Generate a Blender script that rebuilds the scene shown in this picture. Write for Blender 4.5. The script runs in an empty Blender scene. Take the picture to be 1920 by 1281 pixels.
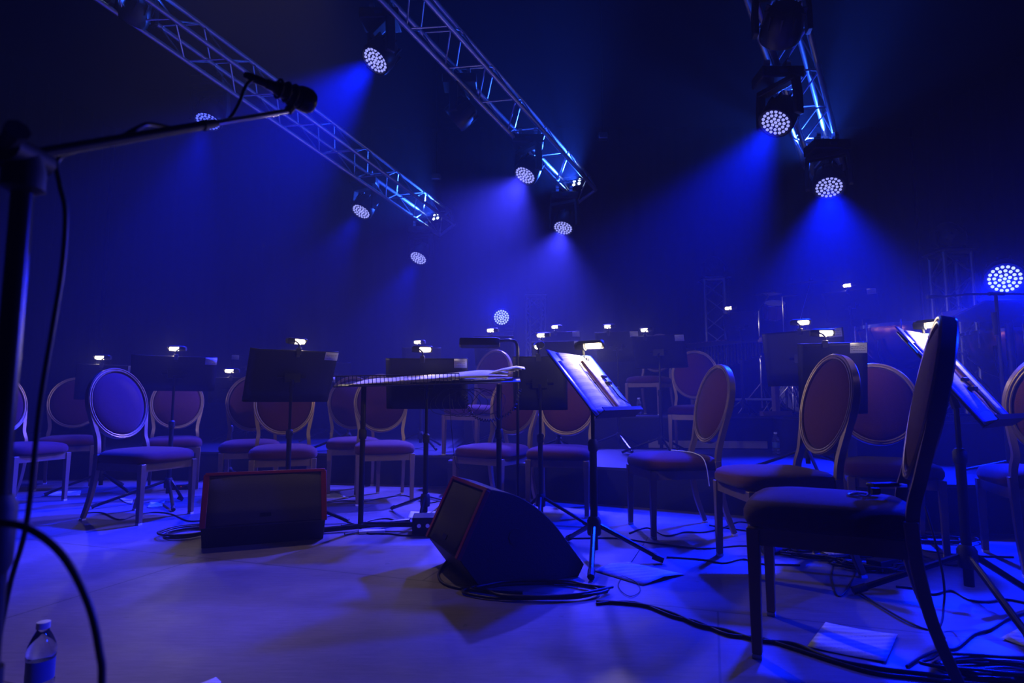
import bpy, math, random
from mathutils import Vector, Matrix
random.seed(7)
PI = math.pi
sc = bpy.context.scene
COL = sc.collection

# ------------------------------------------------------------------ camera
F = 1120.0                                   # focal length in pixels of the 1920 frame
CAM_H, PITCH = 0.78, math.atan(112 / 1120)
cam_d = bpy.data.cameras.new('camera'); cam = bpy.data.objects.new('camera', cam_d); COL.objects.link(cam)
cam_d.sensor_width = 36; cam_d.lens = 36 * F / 1920
cam_d.clip_start = .05; cam_d.clip_end = 100
cam.location = (0, 0, CAM_H); cam.rotation_euler = (PI / 2 + PITCH, 0, 0)
cam_d.dof.use_dof = True; cam_d.dof.focus_distance = 3.4; cam_d.dof.aperture_fstop = 3.2
sc.camera = cam
sc.view_settings.view_transform = 'Standard'
sc.view_settings.look = 'None'
sc.view_settings.exposure = 0.0
sc.view_settings.gamma = 1
sc.view_settings.use_curve_mapping = False
sc.cycles.use_denoising = True
sc.cycles.volume_bounces = 0
sc.cycles.max_bounces = 5
sc.cycles.diffuse_bounces = 2
sc.cycles.glossy_bounces = 2
sc.cycles.transmission_bounces = 5
sc.cycles.transparent_max_bounces = 6
sc.cycles.sample_clamp_indirect = 2.0
sc.cycles.sample_clamp_direct = 0
sc.cycles.caustics_reflective = False
sc.cycles.caustics_refractive = False

# ------------------------------------------------------------------ world: dark hall filled with stage haze
wd = bpy.data.worlds.new('hall'); sc.world = wd; wd.use_nodes = True
nt = wd.node_tree; nt.nodes.clear()
wo = nt.nodes.new('ShaderNodeOutputWorld'); bg = nt.nodes.new('ShaderNodeBackground')
bg.inputs[0].default_value = (0, 0, 0, 1); bg.inputs[1].default_value = 0
nt.links.new(bg.outputs[0], wo.inputs['Surface'])
HAZE = 0.0105
vs = nt.nodes.new('ShaderNodeVolumeScatter')
vs.inputs['Color'].default_value = (.78, .84, 1, 1); vs.inputs['Density'].default_value = HAZE
vs.inputs['Anisotropy'].default_value = .35
nt.links.new(vs.outputs[0], wo.inputs['Volume'])

# light levels (watts)
BLUE = (0.0005, 0.009, 1.0)
E_HEAD = 2200.0
E_TRUSS = 600.0
E_LAMP = 2.6
E_WARM = 300.0
E_FLOOR = 420.0

def area_light(name, loc, target, size, energy, color, spread=None):
    l = bpy.data.lights.new(name, 'AREA'); l.energy = energy; l.color = color; l.size = size
    if spread: l.spread = spread
    o = bpy.data.objects.new(name, l); COL.objects.link(o); o.location = loc
    o.rotation_euler = (Vector(target) - Vector(loc)).to_track_quat('-Z', 'Y').to_euler()
    return o

def spot(name, loc, d, energy, color, ang, blend=.6, radius=.09, parent=None):
    l = bpy.data.lights.new(name, 'SPOT'); l.energy = energy; l.color = color
    l.spot_size = math.radians(ang); l.spot_blend = blend; l.shadow_soft_size = radius
    o = bpy.data.objects.new(name, l); COL.objects.link(o); o.location = loc
    o.rotation_euler = Vector(d).to_track_quat('-Z', 'Y').to_euler()
    if parent: o.parent = parent
    return o

spot('unseen_warm_spot', (-3.6, -4.5, 4.2), Vector((-1.0, 4.9, .85)) - Vector((-3.6, -4.5, 4.2)), E_WARM, (1.0, .62, .36), 17, .9, .25)
spot('unseen_warm_spot', (-1.9, 4.3, 5.6), Vector((-1.25, 2.5, 0)) - Vector((-1.9, 4.3, 5.6)), E_FLOOR, (1.0, .74, .72), 36, 1.0, .12)  # added unseen lamp that gives the front left floor its warm tone

# ------------------------------------------------------------------ reading points off the photograph
def W(px, py, D):
    x = (px - 960) / F * D; u = (640.5 - py) / F * D
    return Vector((x, D * math.cos(PITCH) - u * math.sin(PITCH), CAM_H + D * math.sin(PITCH) + u * math.cos(PITCH)))
def G(px, py, z=0.0):
    r = W(px, py, 1.0) - Vector((0, 0, CAM_H)); t = (z - CAM_H) / r.z
    return Vector((r.x * t, r.y * t, z))

# ------------------------------------------------------------------ materials
MATS = {}
def mat(name, col, rough=.5, metal=0.0, spec=.5, noise=None, bump=None, coat=0, sheen=0, emit=None, trans=0, alpha=1):
    m = bpy.data.materials.new(name); m.use_nodes = True; MATS[name] = m
    n = m.node_tree; b = n.nodes['Principled BSDF']
    b.inputs['Base Color'].default_value = (*col, 1); b.inputs['Roughness'].default_value = rough
    b.inputs['Metallic'].default_value = metal; b.inputs['Specular IOR Level'].default_value = spec
    b.inputs['Coat Weight'].default_value = coat; b.inputs['Sheen Weight'].default_value = sheen
    b.inputs['Transmission Weight'].default_value = trans
    if emit:
        b.inputs['Emission Color'].default_value = (*emit[:3], 1); b.inputs['Emission Strength'].default_value = emit[3]
        m.cycles.emission_sampling = 'NONE'
    tc = n.nodes.new('ShaderNodeTexCoord')
    if noise:
        sc_, amt = noise
        t = n.nodes.new('ShaderNodeTexNoise'); t.inputs['Scale'].default_value = sc_; t.inputs['Detail'].default_value = 6
        n.links.new(tc.outputs['Object'], t.inputs['Vector'])
        r = n.nodes.new('ShaderNodeMapRange'); r.inputs[3].default_value = 1 - amt; r.inputs[4].default_value = 1 + amt
        n.links.new(t.outputs[0], r.inputs[0])
        h = n.nodes.new('ShaderNodeHueSaturation'); h.inputs['Color'].default_value = (*col, 1)
        n.links.new(r.outputs[0], h.inputs['Value']); n.links.new(h.outputs[0], b.inputs['Base Color'])
    if bump:
        sc_, amt = bump
        t2 = n.nodes.new('ShaderNodeTexNoise'); t2.inputs['Scale'].default_value = sc_; t2.inputs['Detail'].default_value = 4
        n.links.new(tc.outputs['Object'], t2.inputs['Vector'])
        bm_ = n.nodes.new('ShaderNodeBump'); bm_.inputs['Strength'].default_value = amt; bm_.inputs['Distance'].default_value = .01
        n.links.new(t2.outputs[0], bm_.inputs['Height']); n.links.new(bm_.outputs[0], b.inputs['Normal'])
    return m
mat('gilt', (.30, .21, .125), .34, .5, noise=(30, .12))
mat('burgundy_fabric', (.080, .019, .020), .85, 0, .2, noise=(60, .2), bump=(400, .3), sheen=.12)
mat('leg_tip', (.8, .8, .85), .35)
mat('black_paint', (.010, .010, .011), .45, 0, .3, noise=(40, .2))
mat('black_steel', (.02, .02, .022), .28, .6)
mat('black_rubber', (.012, .012, .013), .6)
mat('cable_rubber', (.014, .014, .016), .45)
mat('chrome', (.8, .8, .82), .15, 1)
mat('aluminium', (.6, .62, .66), .32, .8, noise=(25, .08))
mat('fixture_black', (.02, .02, .022), .4, noise=(20, .15))
mat('cabinet_black', (.013, .012, .013), .6, noise=(60, .25), bump=(250, .25))
mat('grille_cloth', (.045, .038, .034), .8, noise=(500, .5), bump=(600, .5))
mat('red_trim', (.20, .012, .03), .4, noise=(30, .1))
mat('curtain', (.004, .004, .005), .95)
mat('riser_top', (.03, .03, .035), .55, noise=(8, .2))
mat('riser_side', (.012, .012, .014), .9)
mat('beige_strip', (.42, .36, .30), .6, noise=(15, .1))
mat('label_paper', (.62, .62, .64), .8)
mat('ink', (.03, .03, .03), .8)
mat('orange_spine', (.85, .38, .06), .6)
mat('blue_cover', (.10, .20, .75), .5)
mat('copper', (.55, .20, .08), .22, 1, noise=(10, .15))
mat('brass', (.55, .42, .18), .25, 1, noise=(20, .12))
mat('drum_head', (.75, .75, .74), .5)
mat('rosewood', (.10, .035, .02), .35)
mat('wood', (.40, .28, .18), .5, noise=(14, .2))
mat('water_plastic', (.85, .92, 1), .06, 0, .5, trans=.95)
mat('bottle_label', (.10, .18, .45), .5)
mat('bottle_cap', (.7, .75, .85), .5)
mat('red_led', (.8, .02, .02), .5, emit=(1, .05, .04, 6))
mat('white_card', (.8, .8, .8), .7)
mat('led_lens', (.8, .8, .9), .3, emit=(.36, .38, 1.0, 1.0))
mat('led_lens_dim', (.3, .3, .9), .3, emit=(.10, .14, 1.0, 1.5))
mat('led_lens_hot', (.8, .8, .9), .3, emit=(.55, .75, 1.0, 9))
mat('lens_off', (.05, .06, .12), .1)
mat('bulb_glow', (1, .95, .85), .4, emit=(1.0, .80, .50, 10))
mat('glove_white', (.8, .8, .8), .6)

def sheet_mat(name, base, groups=9, lines=True):
    m = bpy.data.materials.new(name); m.use_nodes = True; MATS[name] = m
    n = m.node_tree; b = n.nodes['Principled BSDF']; b.inputs['Roughness'].default_value = .8
    tc = n.nodes.new('ShaderNodeTexCoord'); sx = n.nodes.new('ShaderNodeSeparateXYZ')
    n.links.new(tc.outputs['Generated'], sx.inputs[0])
    def M(op, a, b_=None):
        k = n.nodes.new('ShaderNodeMath'); k.operation = op
        for i, v in enumerate((a, b_)):
            if v is None: continue
            if isinstance(v, (int, float)): k.inputs[i].default_value = v
            else: n.links.new(v, k.inputs[i])
        return k.outputs[0]
    y = M('MULTIPLY', sx.outputs[1], groups); fr = M('FRACT', y)
    stave = M('LESS_THAN', fr, .55)
    ln = M('LESS_THAN', M('FRACT', M('MULTIPLY', fr, 9.1)), .38)
    ns = n.nodes.new('ShaderNodeTexNoise'); ns.inputs['Scale'].default_value = 60
    mp = n.nodes.new('ShaderNodeMapping'); mp.inputs['Scale'].default_value = (1.2, 2.2, 1)
    n.links.new(tc.outputs['Generated'], mp.inputs[0]); n.links.new(mp.outputs[0], ns.inputs['Vector'])
    nn = M('MULTIPLY', M('GREATER_THAN', ns.outputs[0], .60), 1.0)
    mark = M('MULTIPLY', stave, M('MAXIMUM', M('MULTIPLY', ln, .55), nn))
    ex = M('MULTIPLY', M('GREATER_THAN', sx.outputs[0], .07), M('LESS_THAN', sx.outputs[0], .93))
    ey = M('MULTIPLY', M('GREATER_THAN', sx.outputs[1], .07), M('LESS_THAN', sx.outputs[1], .93))
    mark = M('MULTIPLY', mark, M('MULTIPLY', ex, ey))
    mx = n.nodes.new('ShaderNodeMix'); mx.data_type = 'RGBA'
    mx.inputs[6].default_value = (*base, 1); mx.inputs[7].default_value = (.06, .06, .07, 1)
    n.links.new(M('MULTIPLY', mark, .8), mx.inputs[0]); n.links.new(mx.outputs[2], b.inputs['Base Color'])
sheet_mat('sheet_music', (.78, .78, .76), 10)
sheet_mat('page_music', (.82, .80, .74), 8)

def floor_mat():
    m = bpy.data.materials.new('stage_floor'); m.use_nodes = True; MATS['stage_floor'] = m
    n = m.node_tree; b = n.nodes['Principled BSDF']
    tc = n.nodes.new('ShaderNodeTexCoord')
    def noise(scale, detail=5, mapping=None, rough=.5):
        t = n.nodes.new('ShaderNodeTexNoise'); t.inputs['Scale'].default_value = scale; t.inputs['Detail'].default_value = detail
        t.inputs['Roughness'].default_value = rough
        if mapping:
            mp = n.nodes.new('ShaderNodeMapping'); mp.inputs['Scale'].default_value = mapping[0]; mp.inputs['Rotation'].default_value = (0, 0, mapping[1])
            n.links.new(tc.outputs['Object'], mp.inputs[0]); n.links.new(mp.outputs[0], t.inputs['Vector'])
        else: n.links.new(tc.outputs['Object'], t.inputs['Vector'])
        return t.outputs[0]
    def ramp(src, a, b_, va=0, vb=1):
        r = n.nodes.new('ShaderNodeMapRange'); r.inputs[1].default_value = a; r.inputs[2].default_value = b_
        r.inputs[3].default_value = va; r.inputs[4].default_value = vb; n.links.new(src, r.inputs[0]); return r.outputs[0]
    def mul(a, c):
        k = n.nodes.new('ShaderNodeMath'); k.operation = 'MULTIPLY'
        n.links.new(a, k.inputs[0])
        if isinstance(c, float): k.inputs[1].default_value = c
        else: n.links.new(c, k.inputs[1])
        return k.outputs[0]
    big = ramp(noise(1.1, 6), .3, .7, .78, 1.2)
    streak = ramp(noise(9, 8, ((1, 9, 1), .25), .7), .25, .75, .70, 1.22)
    scratch = ramp(noise(30, 2, ((1, 40, 1), -.5)), .735, .80, 1, 1.9)
    spots = ramp(noise(14, 3), .70, .74, 1, .62)
    # board seams every 1.22 m
    br = n.nodes.new('ShaderNodeTexBrick'); br.inputs['Scale'].default_value = 1
    br.inputs['Brick Width'].default_value = 2.44; br.inputs['Row Height'].default_value = 1.22; br.inputs['Mortar Size'].default_value = .004
    br.inputs['Color1'].default_value = br.inputs['Color2'].default_value = (1, 1, 1, 1); br.inputs['Mortar'].default_value = (.35, .35, .35, 1)
    mp = n.nodes.new('ShaderNodeMapping'); mp.inputs['Rotation'].default_value = (0, 0, .32); n.links.new(tc.outputs['Object'], mp.inputs[0]); n.links.new(mp.outputs[0], br.inputs['Vector'])
    v = mul(mul(mul(mul(big, streak), scratch), spots), br.outputs[0])
    h = n.nodes.new('ShaderNodeHueSaturation'); h.inputs['Color'].default_value = (.175, .146, .134, 1)
    n.links.new(v, h.inputs['Value']); n.links.new(h.outputs[0], b.inputs['Base Color'])
    n.links.new(ramp(noise(6, 6), .3, .7, .38, .56), b.inputs['Roughness'])
    bp = n.nodes.new('ShaderNodeBump'); bp.inputs['Strength'].default_value = .12; bp.inputs['Distance'].default_value = .004
    n.links.new(noise(60, 5), bp.inputs['Height']); n.links.new(bp.outputs[0], b.inputs['Normal'])
floor_mat()

# ------------------------------------------------------------------ mesh helpers
class MB:
    def __init__(s): s.v = []; s.f = []
    def add(s, vs_, fs_, M=None):
        k = len(s.v)
        s.v += [tuple(M @ Vector(p)) if M else tuple(p) for p in vs_]
        s.f += [tuple(i + k for i in f) for f in fs_]
        return s
    def box(s, c, d, M=None):
        x, y, z = c; a, b, e = d[0] / 2, d[1] / 2, d[2] / 2
        vs_ = [(x + i * a, y + j * b, z + k * e) for i in (-1, 1) for j in (-1, 1) for k in (-1, 1)]
        return s.add(vs_, [(0, 1, 3, 2), (4, 6, 7, 5), (0, 4, 5, 1), (2, 3, 7, 6), (0, 2, 6, 4), (1, 5, 7, 3)], M)
    def loft(s, loops, M=None, cap0=True, cap1=True, closed=False):
        n_ = len(loops[0]); vs_ = [p for L in loops for p in L]; fs_ = []
        m_ = len(loops)
        for i in range(m_ if closed else m_ - 1):
            i2 = (i + 1) % m_
            for j in range(n_):
                j2 = (j + 1) % n_
                fs_.append((i * n_ + j, i * n_ + j2, i2 * n_ + j2, i2 * n_ + j))
        if not closed:
            if cap0: fs_.append(tuple(range(n_))[::-1])
            if cap1: fs_.append(tuple((m_ - 1) * n_ + j for j in range(n_)))
        return s.add(vs_, fs_, M)
    def tube(s, pts, r, seg=8, closed=False, M=None, rect=None, ref=None):
        pts = [Vector(p) for p in pts]; n_ = len(pts); loops = []
        prev = None
        for i, p in enumerate(pts):
            if closed: t = pts[(i + 1) % n_] - pts[i - 1]
            else: t = pts[min(i + 1, n_ - 1)] - pts[max(i - 1, 0)]
            if t.length < 1e-9: t = Vector((0, 0, 1))
            t.normalize()
            if ref is not None: u = Vector(ref)
            elif prev is None: u = Vector((0, 0, 1)) if abs(t.z) < .9 else Vector((1, 0, 0))
            else: u = prev
            u = (u - t * u.dot(t)).normalized(); prev = u; w = t.cross(u)
            rr = r[i] if isinstance(r, (list, tuple)) else r
            if rect:
                a, b = rect; k = rr if isinstance(r, (list, tuple)) else 1
                loops.append([p + u * (i1 * a / 2 * k) + w * (i2 * b / 2 * k) for i1, i2 in ((-1, -1), (1, -1), (1, 1), (-1, 1))])
            else:
                loops.append([p + u * (rr * math.cos(2 * PI * j / seg)) + w * (rr * math.sin(2 * PI * j / seg)) for j in range(seg)])
        return s.loft(loops, M, closed=closed)
    def lathe(s, prof, seg=20, M=None):
        return s.loft([[(r * math.cos(2 * PI * j / seg), r * math.sin(2 * PI * j / seg), z) for j in range(seg)] for r, z in prof], M)
    def prism(s, poly, z0, z1, M=None):
        return s.loft([[(x, y, z0) for x, y in poly], [(x, y, z1) for x, y in poly]], M)
    def grid(s, P, M=None, flip=False):
        a, b = len(P), len(P[0]); vs_ = [p for R in P for p in R]
        fs_ = [(i * b + j, (i + 1) * b + j, (i + 1) * b + j + 1, i * b + j + 1) for i in range(a - 1) for j in range(b - 1)]
        return s.add(vs_, [f[::-1] for f in fs_] if flip else fs_, M)
    def build(s, name, m, parent=None, sharp=35, bevel=0, solid=0):
        me = bpy.data.meshes.new(name); me.from_pydata(s.v, [], s.f); me.update()
        import bmesh
        b = bmesh.new(); b.from_mesh(me); bmesh.ops.recalc_face_normals(b, faces=b.faces); b.to_mesh(me); b.free()
        me.materials.append(MATS[m] if isinstance(m, str) else m)
        me.polygons.foreach_set('use_smooth', [True] * len(me.polygons))
        me.set_sharp_from_angle(angle=math.radians(sharp))
        o = bpy.data.objects.new(name, me); COL.objects.link(o)
        if parent: o.parent = parent
        if solid:
            k = o.modifiers.new('thickness', 'SOLIDIFY'); k.thickness = solid; k.offset = 0
        if bevel:
            k = o.modifiers.new('bevel', 'BEVEL'); k.width = bevel; k.segments = 2; k.limit_method = 'ANGLE'
        return o

def thing(name, label, cat, loc=(0, 0, 0), rz=0, group=None):
    o = bpy.data.objects.new(name, None); COL.objects.link(o); o.empty_display_size = .1
    o.location = loc; o.rotation_euler = (0, 0, rz); o['label'] = label; o['category'] = cat
    if group: o['group'] = group
    return o
def tag(o, label, cat, group=None, kind=None):
    o['label'] = label; o['category'] = cat
    if group: o['group'] = group
    if kind: o['kind'] = kind
    return o
def copy_tree(o, parent=None):
    c = o.copy(); COL.objects.link(c)
    if parent: c.parent = parent
    for ch in list(o.children): copy_tree(ch, c)
    return c
def spline(pts, n=8, closed=False):
    pts = [Vector(p) for p in pts]; out = []; N = len(pts)
    rng = range(N) if closed else range(N - 1)
    for i in rng:
        g = (lambda k: pts[k % N]) if closed else (lambda k: pts[max(0, min(N - 1, k))])
        p0, p1, p2, p3 = g(i - 1), g(i), g(i + 1), g(i + 2)
        for j in range(n):
            t = j / n
            out.append(.5 * ((2 * p1) + (p2 - p0) * t + (2 * p0 - 5 * p1 + 4 * p2 - p3) * t * t + (3 * p1 - p0 - 3 * p2 + p3) * t ** 3))
    if not closed: out.append(pts[-1])
    return out
def local(o_loc, rz, p):
    v = Vector(p) - Vector(o_loc); c, s_ = math.cos(-rz), math.sin(-rz)
    return Vector((v.x * c - v.y * s_, v.x * s_ + v.y * c, v.z))

# ------------------------------------------------------------------ the hall and stage
def struct(o): o['kind'] = 'structure'; return o
struct(MB().box((0, 5, -.05), (22, 22, .1)).build('floor', 'stage_floor'))
struct(MB().box((0, 5, 8.05), (22, 22, .1)).build('ceiling', 'curtain'))
def curtain(a, b, name):
    a, b = Vector(a), Vector(b); L = (b - a).length; d = (b - a) / L; nrm = Vector((-d.y, d.x, 0)); n_ = int(L / .07)
    P = [[a + d * (L * i / n_) + nrm * (.05 * math.sin(i * .9) + .03 * math.sin(i * .37)) + Vector((0, 0, z)) for z in (0, 8)] for i in range(n_ + 1)]
    struct(MB().grid(P).build(name, 'curtain', solid=.01))
curtain((-10.5, 15.2, 0), (10.5, 15.2, 0), 'wall_back')
curtain((-10.6, -5.6, 0), (-10.6, 15.2, 0), 'wall_left')
curtain((10.6, -5.6, 0), (10.6, 15.2, 0), 'wall_right')

R1 = .28; R2 = .62
ra = thing('stage_riser', 'long low black platform carrying the back rows of chairs on the left', 'riser', (0, 0, 0))
MB().prism([(-7.5, 6.3), (-2.6, 6.0), (-.55, 5.6), (-.55, 11), (-7.5, 11)], 0, R1 - .02).build('skirt', 'riser_side', ra)
MB().prism([(-7.52, 6.28), (-2.6, 5.98), (-.55, 5.58), (-.55, 11), (-7.52, 11)], R1 - .02, R1).build('deck', 'riser_top', ra)
rb = thing('stage_riser', 'low black platform angled across the centre and right of the stage', 'riser', (0, 0, 0))
pb = [(-.54, 5.10), (.24, 4.88), (1.11, 4.42), (2.55, 3.68), (6.5, 3.1), (6.5, 4.78), (2.72, 4.78), (2.72, 6.3), (-.54, 6.6)]
MB().prism(pb, 0, R1 - .02).build('skirt', 'riser_side', rb)
MB().prism(pb, R1 - .02, R1).build('deck', 'riser_top', rb)
rc = thing('stage_riser', 'taller black platform behind the centre chairs with a beige strip on its face', 'riser', (0, 0, 0))
pc = [(-.53, 6.62), (2.73, 6.32), (2.73, 9.0), (-.53, 9.0)]
MB().prism(pc, 0, R2 - .02).build('skirt', 'riser_side', rc)
MB().prism(pc, R2 - .02, R2).build('deck', 'riser_top', rc)
a, b = Vector((1.45, 6.62 - 1.98 * .092 - .03, 0)), Vector((2.66, 6.32 - .025, 0))
MB().loft([[a + Vector((0, 0, z)) for z in (.29, .365)] + [a + Vector((0, .02, z)) for z in (.365, .29)],
           [b + Vector((0, 0, z)) for z in (.29, .365)] + [b + Vector((0, .02, z)) for z in (.365, .29)]]).build('edge_strip', 'beige_strip', rc)['label'] = 'beige strip along the platform face'
rd = thing('stage_riser', 'tall black platform on the right carrying the kettledrums', 'riser', (0, 0, 0))
pd = [(2.74, 4.8), (6.5, 4.8), (6.5, 8), (2.74, 8)]
MB().prism(pd, 0, R2 - .02).build('skirt', 'riser_side', rd)
MB().prism(pd, R2 - .02, R2).build('deck', 'riser_top', rd)

# ------------------------------------------------------------------ chairs
def se(a, b, n_, k, z, seg=28, cy=0, taper=0):
    L = []
    for j in range(seg):
        t = 2 * PI * j / seg; c, s_ = math.cos(t), math.sin(t)
        x = a * math.copysign(abs(c) ** (2 / n_), c) * k; y = b * math.copysign(abs(s_) ** (2 / n_), s_) * k
        L.append((x * (1 + taper * y), y + cy, z))
    return L
TILT = math.radians(13)
def backp(u, v, w):      # oval plane: u across, v up, w forward of plane
    return Vector((u, -.222 - (v + .24) * math.sin(TILT) + w * math.cos(TILT), .765 + v * math.cos(TILT) + w * math.sin(TILT)))
def make_chair():
    t = thing('banquet_chair', '', 'chair')
    m = MB(); m.loft([se(.222, .232, 4.5, k, z, cy=.01, taper=.25) for k, z in ((.90, .374), (.99, .380), (1.02, .397), (1.02, .417), (.98, .438), (.88, .452), (.66, .462), (.35, .467), (.04, .469))])
    m.build('seat', 'burgundy_fabric', t, sharp=60)
    fr = MB()
    for (x0, y0, x1, y1) in ((-.20, .205, .20, .205), (-.185, -.2, .185, -.2), (-.20, .205, -.185, -.2), (.20, .205, .185, -.2)):
        fr.tube([(x0, y0, .352), (x1, y1, .352)], 1, rect=(.05, .022), ref=(0, 0, 1))
    fr.build('seat_frame', 'gilt', t)
    for s_ in (-1, 1):
        l = MB().tube([(s_ * .202, .207, .377), (s_ * .202, .209, .012)], [1.05, .78], rect=(.036, .036), ref=(0, 1, 0)).build('leg', 'gilt', t, bevel=.003)
        MB().box((s_ * .202, .209, .006), (.028, .028, .012)).build('glide', 'leg_tip', l)
        pts = spline([(s_ * .188, -.195, .43), (s_ * .188, -.205, .30), (s_ * .19, -.235, .15), (s_ * .192, -.285, .012)], 5)
        l = MB().tube(pts, [1.05 - .3 * i / (len(pts) - 1) for i in range(len(pts))], rect=(.036, .032), ref=(0, 1, 0)).build('leg', 'gilt', t, bevel=.003)
        MB().box((s_ * .192, -.285, .006), (.026, .028, .012)).build('glide', 'leg_tip', l)
    A, B = .212, .238
    bf = MB()
    ring = [backp(A * math.cos(2 * PI * j / 48), B * math.sin(2 * PI * j / 48), 0) for j in range(48)]
    nrm = backp(0, 0, 1) - backp(0, 0, 0)
    bf.tube(ring, 1, rect=(.034, .026), ref=nrm, closed=True)
    for j_, w in ((0, .018), (1, -.018)):     # reeded beads along the frame
        for q in (-.007, .007):
            bf.tube([backp((A + q) * math.cos(2 * PI * j / 48), (B + q) * math.sin(2 * PI * j / 48), w) for j in range(48)], .0045, seg=5, closed=True)
    for s_ in (-1, 1):
        k = [Vector((s_ * .186, -.198, .40)), Vector((s_ * .184, -.205, .47)), backp(s_ * .178, -.235, 0), backp(s_ * .192, -.15, 0), backp(s_ * .207, -.06, 0)]
        bf.tube(spline(k, 6), 1, rect=(.032, .026), ref=nrm)
    bf.build('back_frame', 'gilt', t)
    bk = MB(); 
    lv = ((.02, .036), (.4, .034), (.75, .027), (.93, .016), (1, .006), (1, -.006), (.93, -.014), (.75, -.021), (.4, -.026), (.02, -.027))
    bk.loft([[backp((A - .012) * k * math.cos(2 * PI * j / 40), (B - .012) * k * math.sin(2 * PI * j / 40), w) for j in range(40)] for k, w in lv])
    bk.build('backrest', 'burgundy_fabric', t, sharp=60)
    return t
chair0 = make_chair(); used = [False]
CG = 'oval backed banquet chairs of the orchestra'
def chair(x, y, fwd, label, z=0.0, sc_=1.0):
    o = chair0 if not used[0] else copy_tree(chair0); used[0] = True
    o.location = (x, y, z); o.rotation_euler = (0, 0, math.atan2(fwd[1], fwd[0]) - PI / 2)
    o.scale = (sc_,) * 3
    o['label'] = label; o['group'] = CG; o['category'] = 'chair'
    return o
chair(1.04, 1.993, (-.877, .481), 'nearest chair at the lower right, dark against the blue floor, clip lamp on its seat', sc_=1.03)
chair(1.27, 2.93, (-1, -.03), 'chair just behind the nearest one, oval back turned towards us, gold rim catching light')
chair(.99, 3.73, (-.99, -.13), 'chair with a narrow edge-on oval back beside the lit sheet music stand')
chair(2.08, 3.36, (-.40, -.92), 'chair with a broad oval back half hidden behind the nearest chair back', 0)
chair(2.57, 2.93, (.38, .92), 'chair cut by the right edge of the picture, ribbed back glowing blue')
chair(1.74, 5.75, (-.35, -.94), 'dim chair on the platform behind the edge-on chair, broad oval back', .28)
chair(1.68, 7.3, (-.6, -.8), 'farthest dim chair seen between the black desks and the truss tower', .62)
chair(.36, 4.36, (-.25, -.97), 'chair directly behind the pole of the lit sheet music stand')
chair(-.13, 4.52, (-.55, -.83), 'dim chair behind the second wedge monitor, facing left', 0)
chair(-.35, 5.7, (-.6, -.8), 'chair standing on the low platform behind the long conductor desk', .28)
chair(-1.03, 4.84, (.30, -.95), 'chair seen whole between the two poles under the long conductor desk')
chair(-1.40, 5.33, (.30, -.95), 'chair behind the left pole of the conductor desk, mostly hidden', 0)
chair(-1.67, 4.42, (.36, -.93), 'chair right behind the first wedge monitor and the black desk above it')
chair(-2.16, 5.0, (.36, -.93), 'chair peeking out left behind the one at the first wedge monitor')
chair(-3.05, 5.45, (.45, -.9), 'dim chair behind the tripod stand, right of the big left chair')
chair(-2.50, 4.13, (.95, -.30), 'large front row chair at left with its oval back fully visible')
chair(-4.12, 5.62, (.5, -.86), 'low dim chair between the two left front chairs, farther back', -0.0)
chair(-3.78, 4.66, (.97, -.22), 'chair at the left edge partly hidden by the microphone pole')

# ------------------------------------------------------------------ stand lamps
def lamp(P, rz, label, yaw=0.0, on=True, size=1.0, power=1.0, tip=0.75, roll=0.0):
    """P: point on the desk's upper edge (world); local -Y points to the reader; yaw turns the head about vertical"""
    t = thing('stand_lamp', label, 'lamp', P, rz, 'clip lamps on the music stands')
    s_ = size
    cl = MB(); cl.box((0, .0, -.008 * s_), (.03 * s_, .026 * s_, .045 * s_)); cl.box((0, -.018 * s_, -.02 * s_), (.022 * s_, .01 * s_, .05 * s_)); cl.build('clip', 'black_rubber', t, bevel=.002)
    d = Vector((math.cos(yaw), -math.sin(yaw), 0))             # head axis
    c = Vector((0, -.035 * s_, .062 * s_))
    root = c - d * .055 * s_
    MB().tube(spline([(0, 0, .01 * s_), (0, .004, .04 * s_), root * .7 + Vector((0, 0, .025 * s_)), root], 6), .0055 * s_, 6).build('arm', 'black_steel', t)
    opn = Vector((0, math.sin(tip), -math.cos(tip))); opn = (opn - d * opn.dot(d)).normalized(); sd = d.cross(opn)
    opn = (opn * math.cos(roll) + sd * math.sin(roll)).normalized(); sd = d.cross(opn)
    r = .024 * s_; N = 12
    sh = MB(); outer = []; 
    P0 = []
    for (q, rr) in ((-.018, .7), (0, 1), (.055, 1.0), (.105, 1.0), (.115, .86)):
        P0.append([root + d * (q * s_) - opn * (math.cos(a_) * r * rr) + sd * (math.sin(a_) * r * rr) for a_ in [(-100 + 200 * k / N) * PI / 180 for k in range(N + 1)]])
    sh.grid(P0)
    for rr in (P0[0], P0[-1]): sh.add(rr, [tuple(range(len(rr)))])
    sh.build('shade', 'black_paint', t, solid=.0015)
    MB().tube([root - d * .02 * s_, root + d * .028 * s_], [r * .75, r * .93], 12).build('socket', 'black_rubber', t)
    if on:
        MB().tube([root + d * .03 * s_, root + d * .035 * s_, root + d * .10 * s_, root + d * .105 * s_], [r * .3, r * .62, r * .62, r * .3], 10).build('bulb', 'bulb_glow', t)
        l = bpy.data.lights.new('bulb_light', 'POINT'); l.energy = E_LAMP * power; l.color = (1, .82, .58); l.shadow_soft_size = .012
        o = bpy.data.objects.new('bulb_light', l); COL.objects.link(o); o.parent = t; o.location = root + d * .068 * s_ + opn * .021 * s_
    return t

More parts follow.
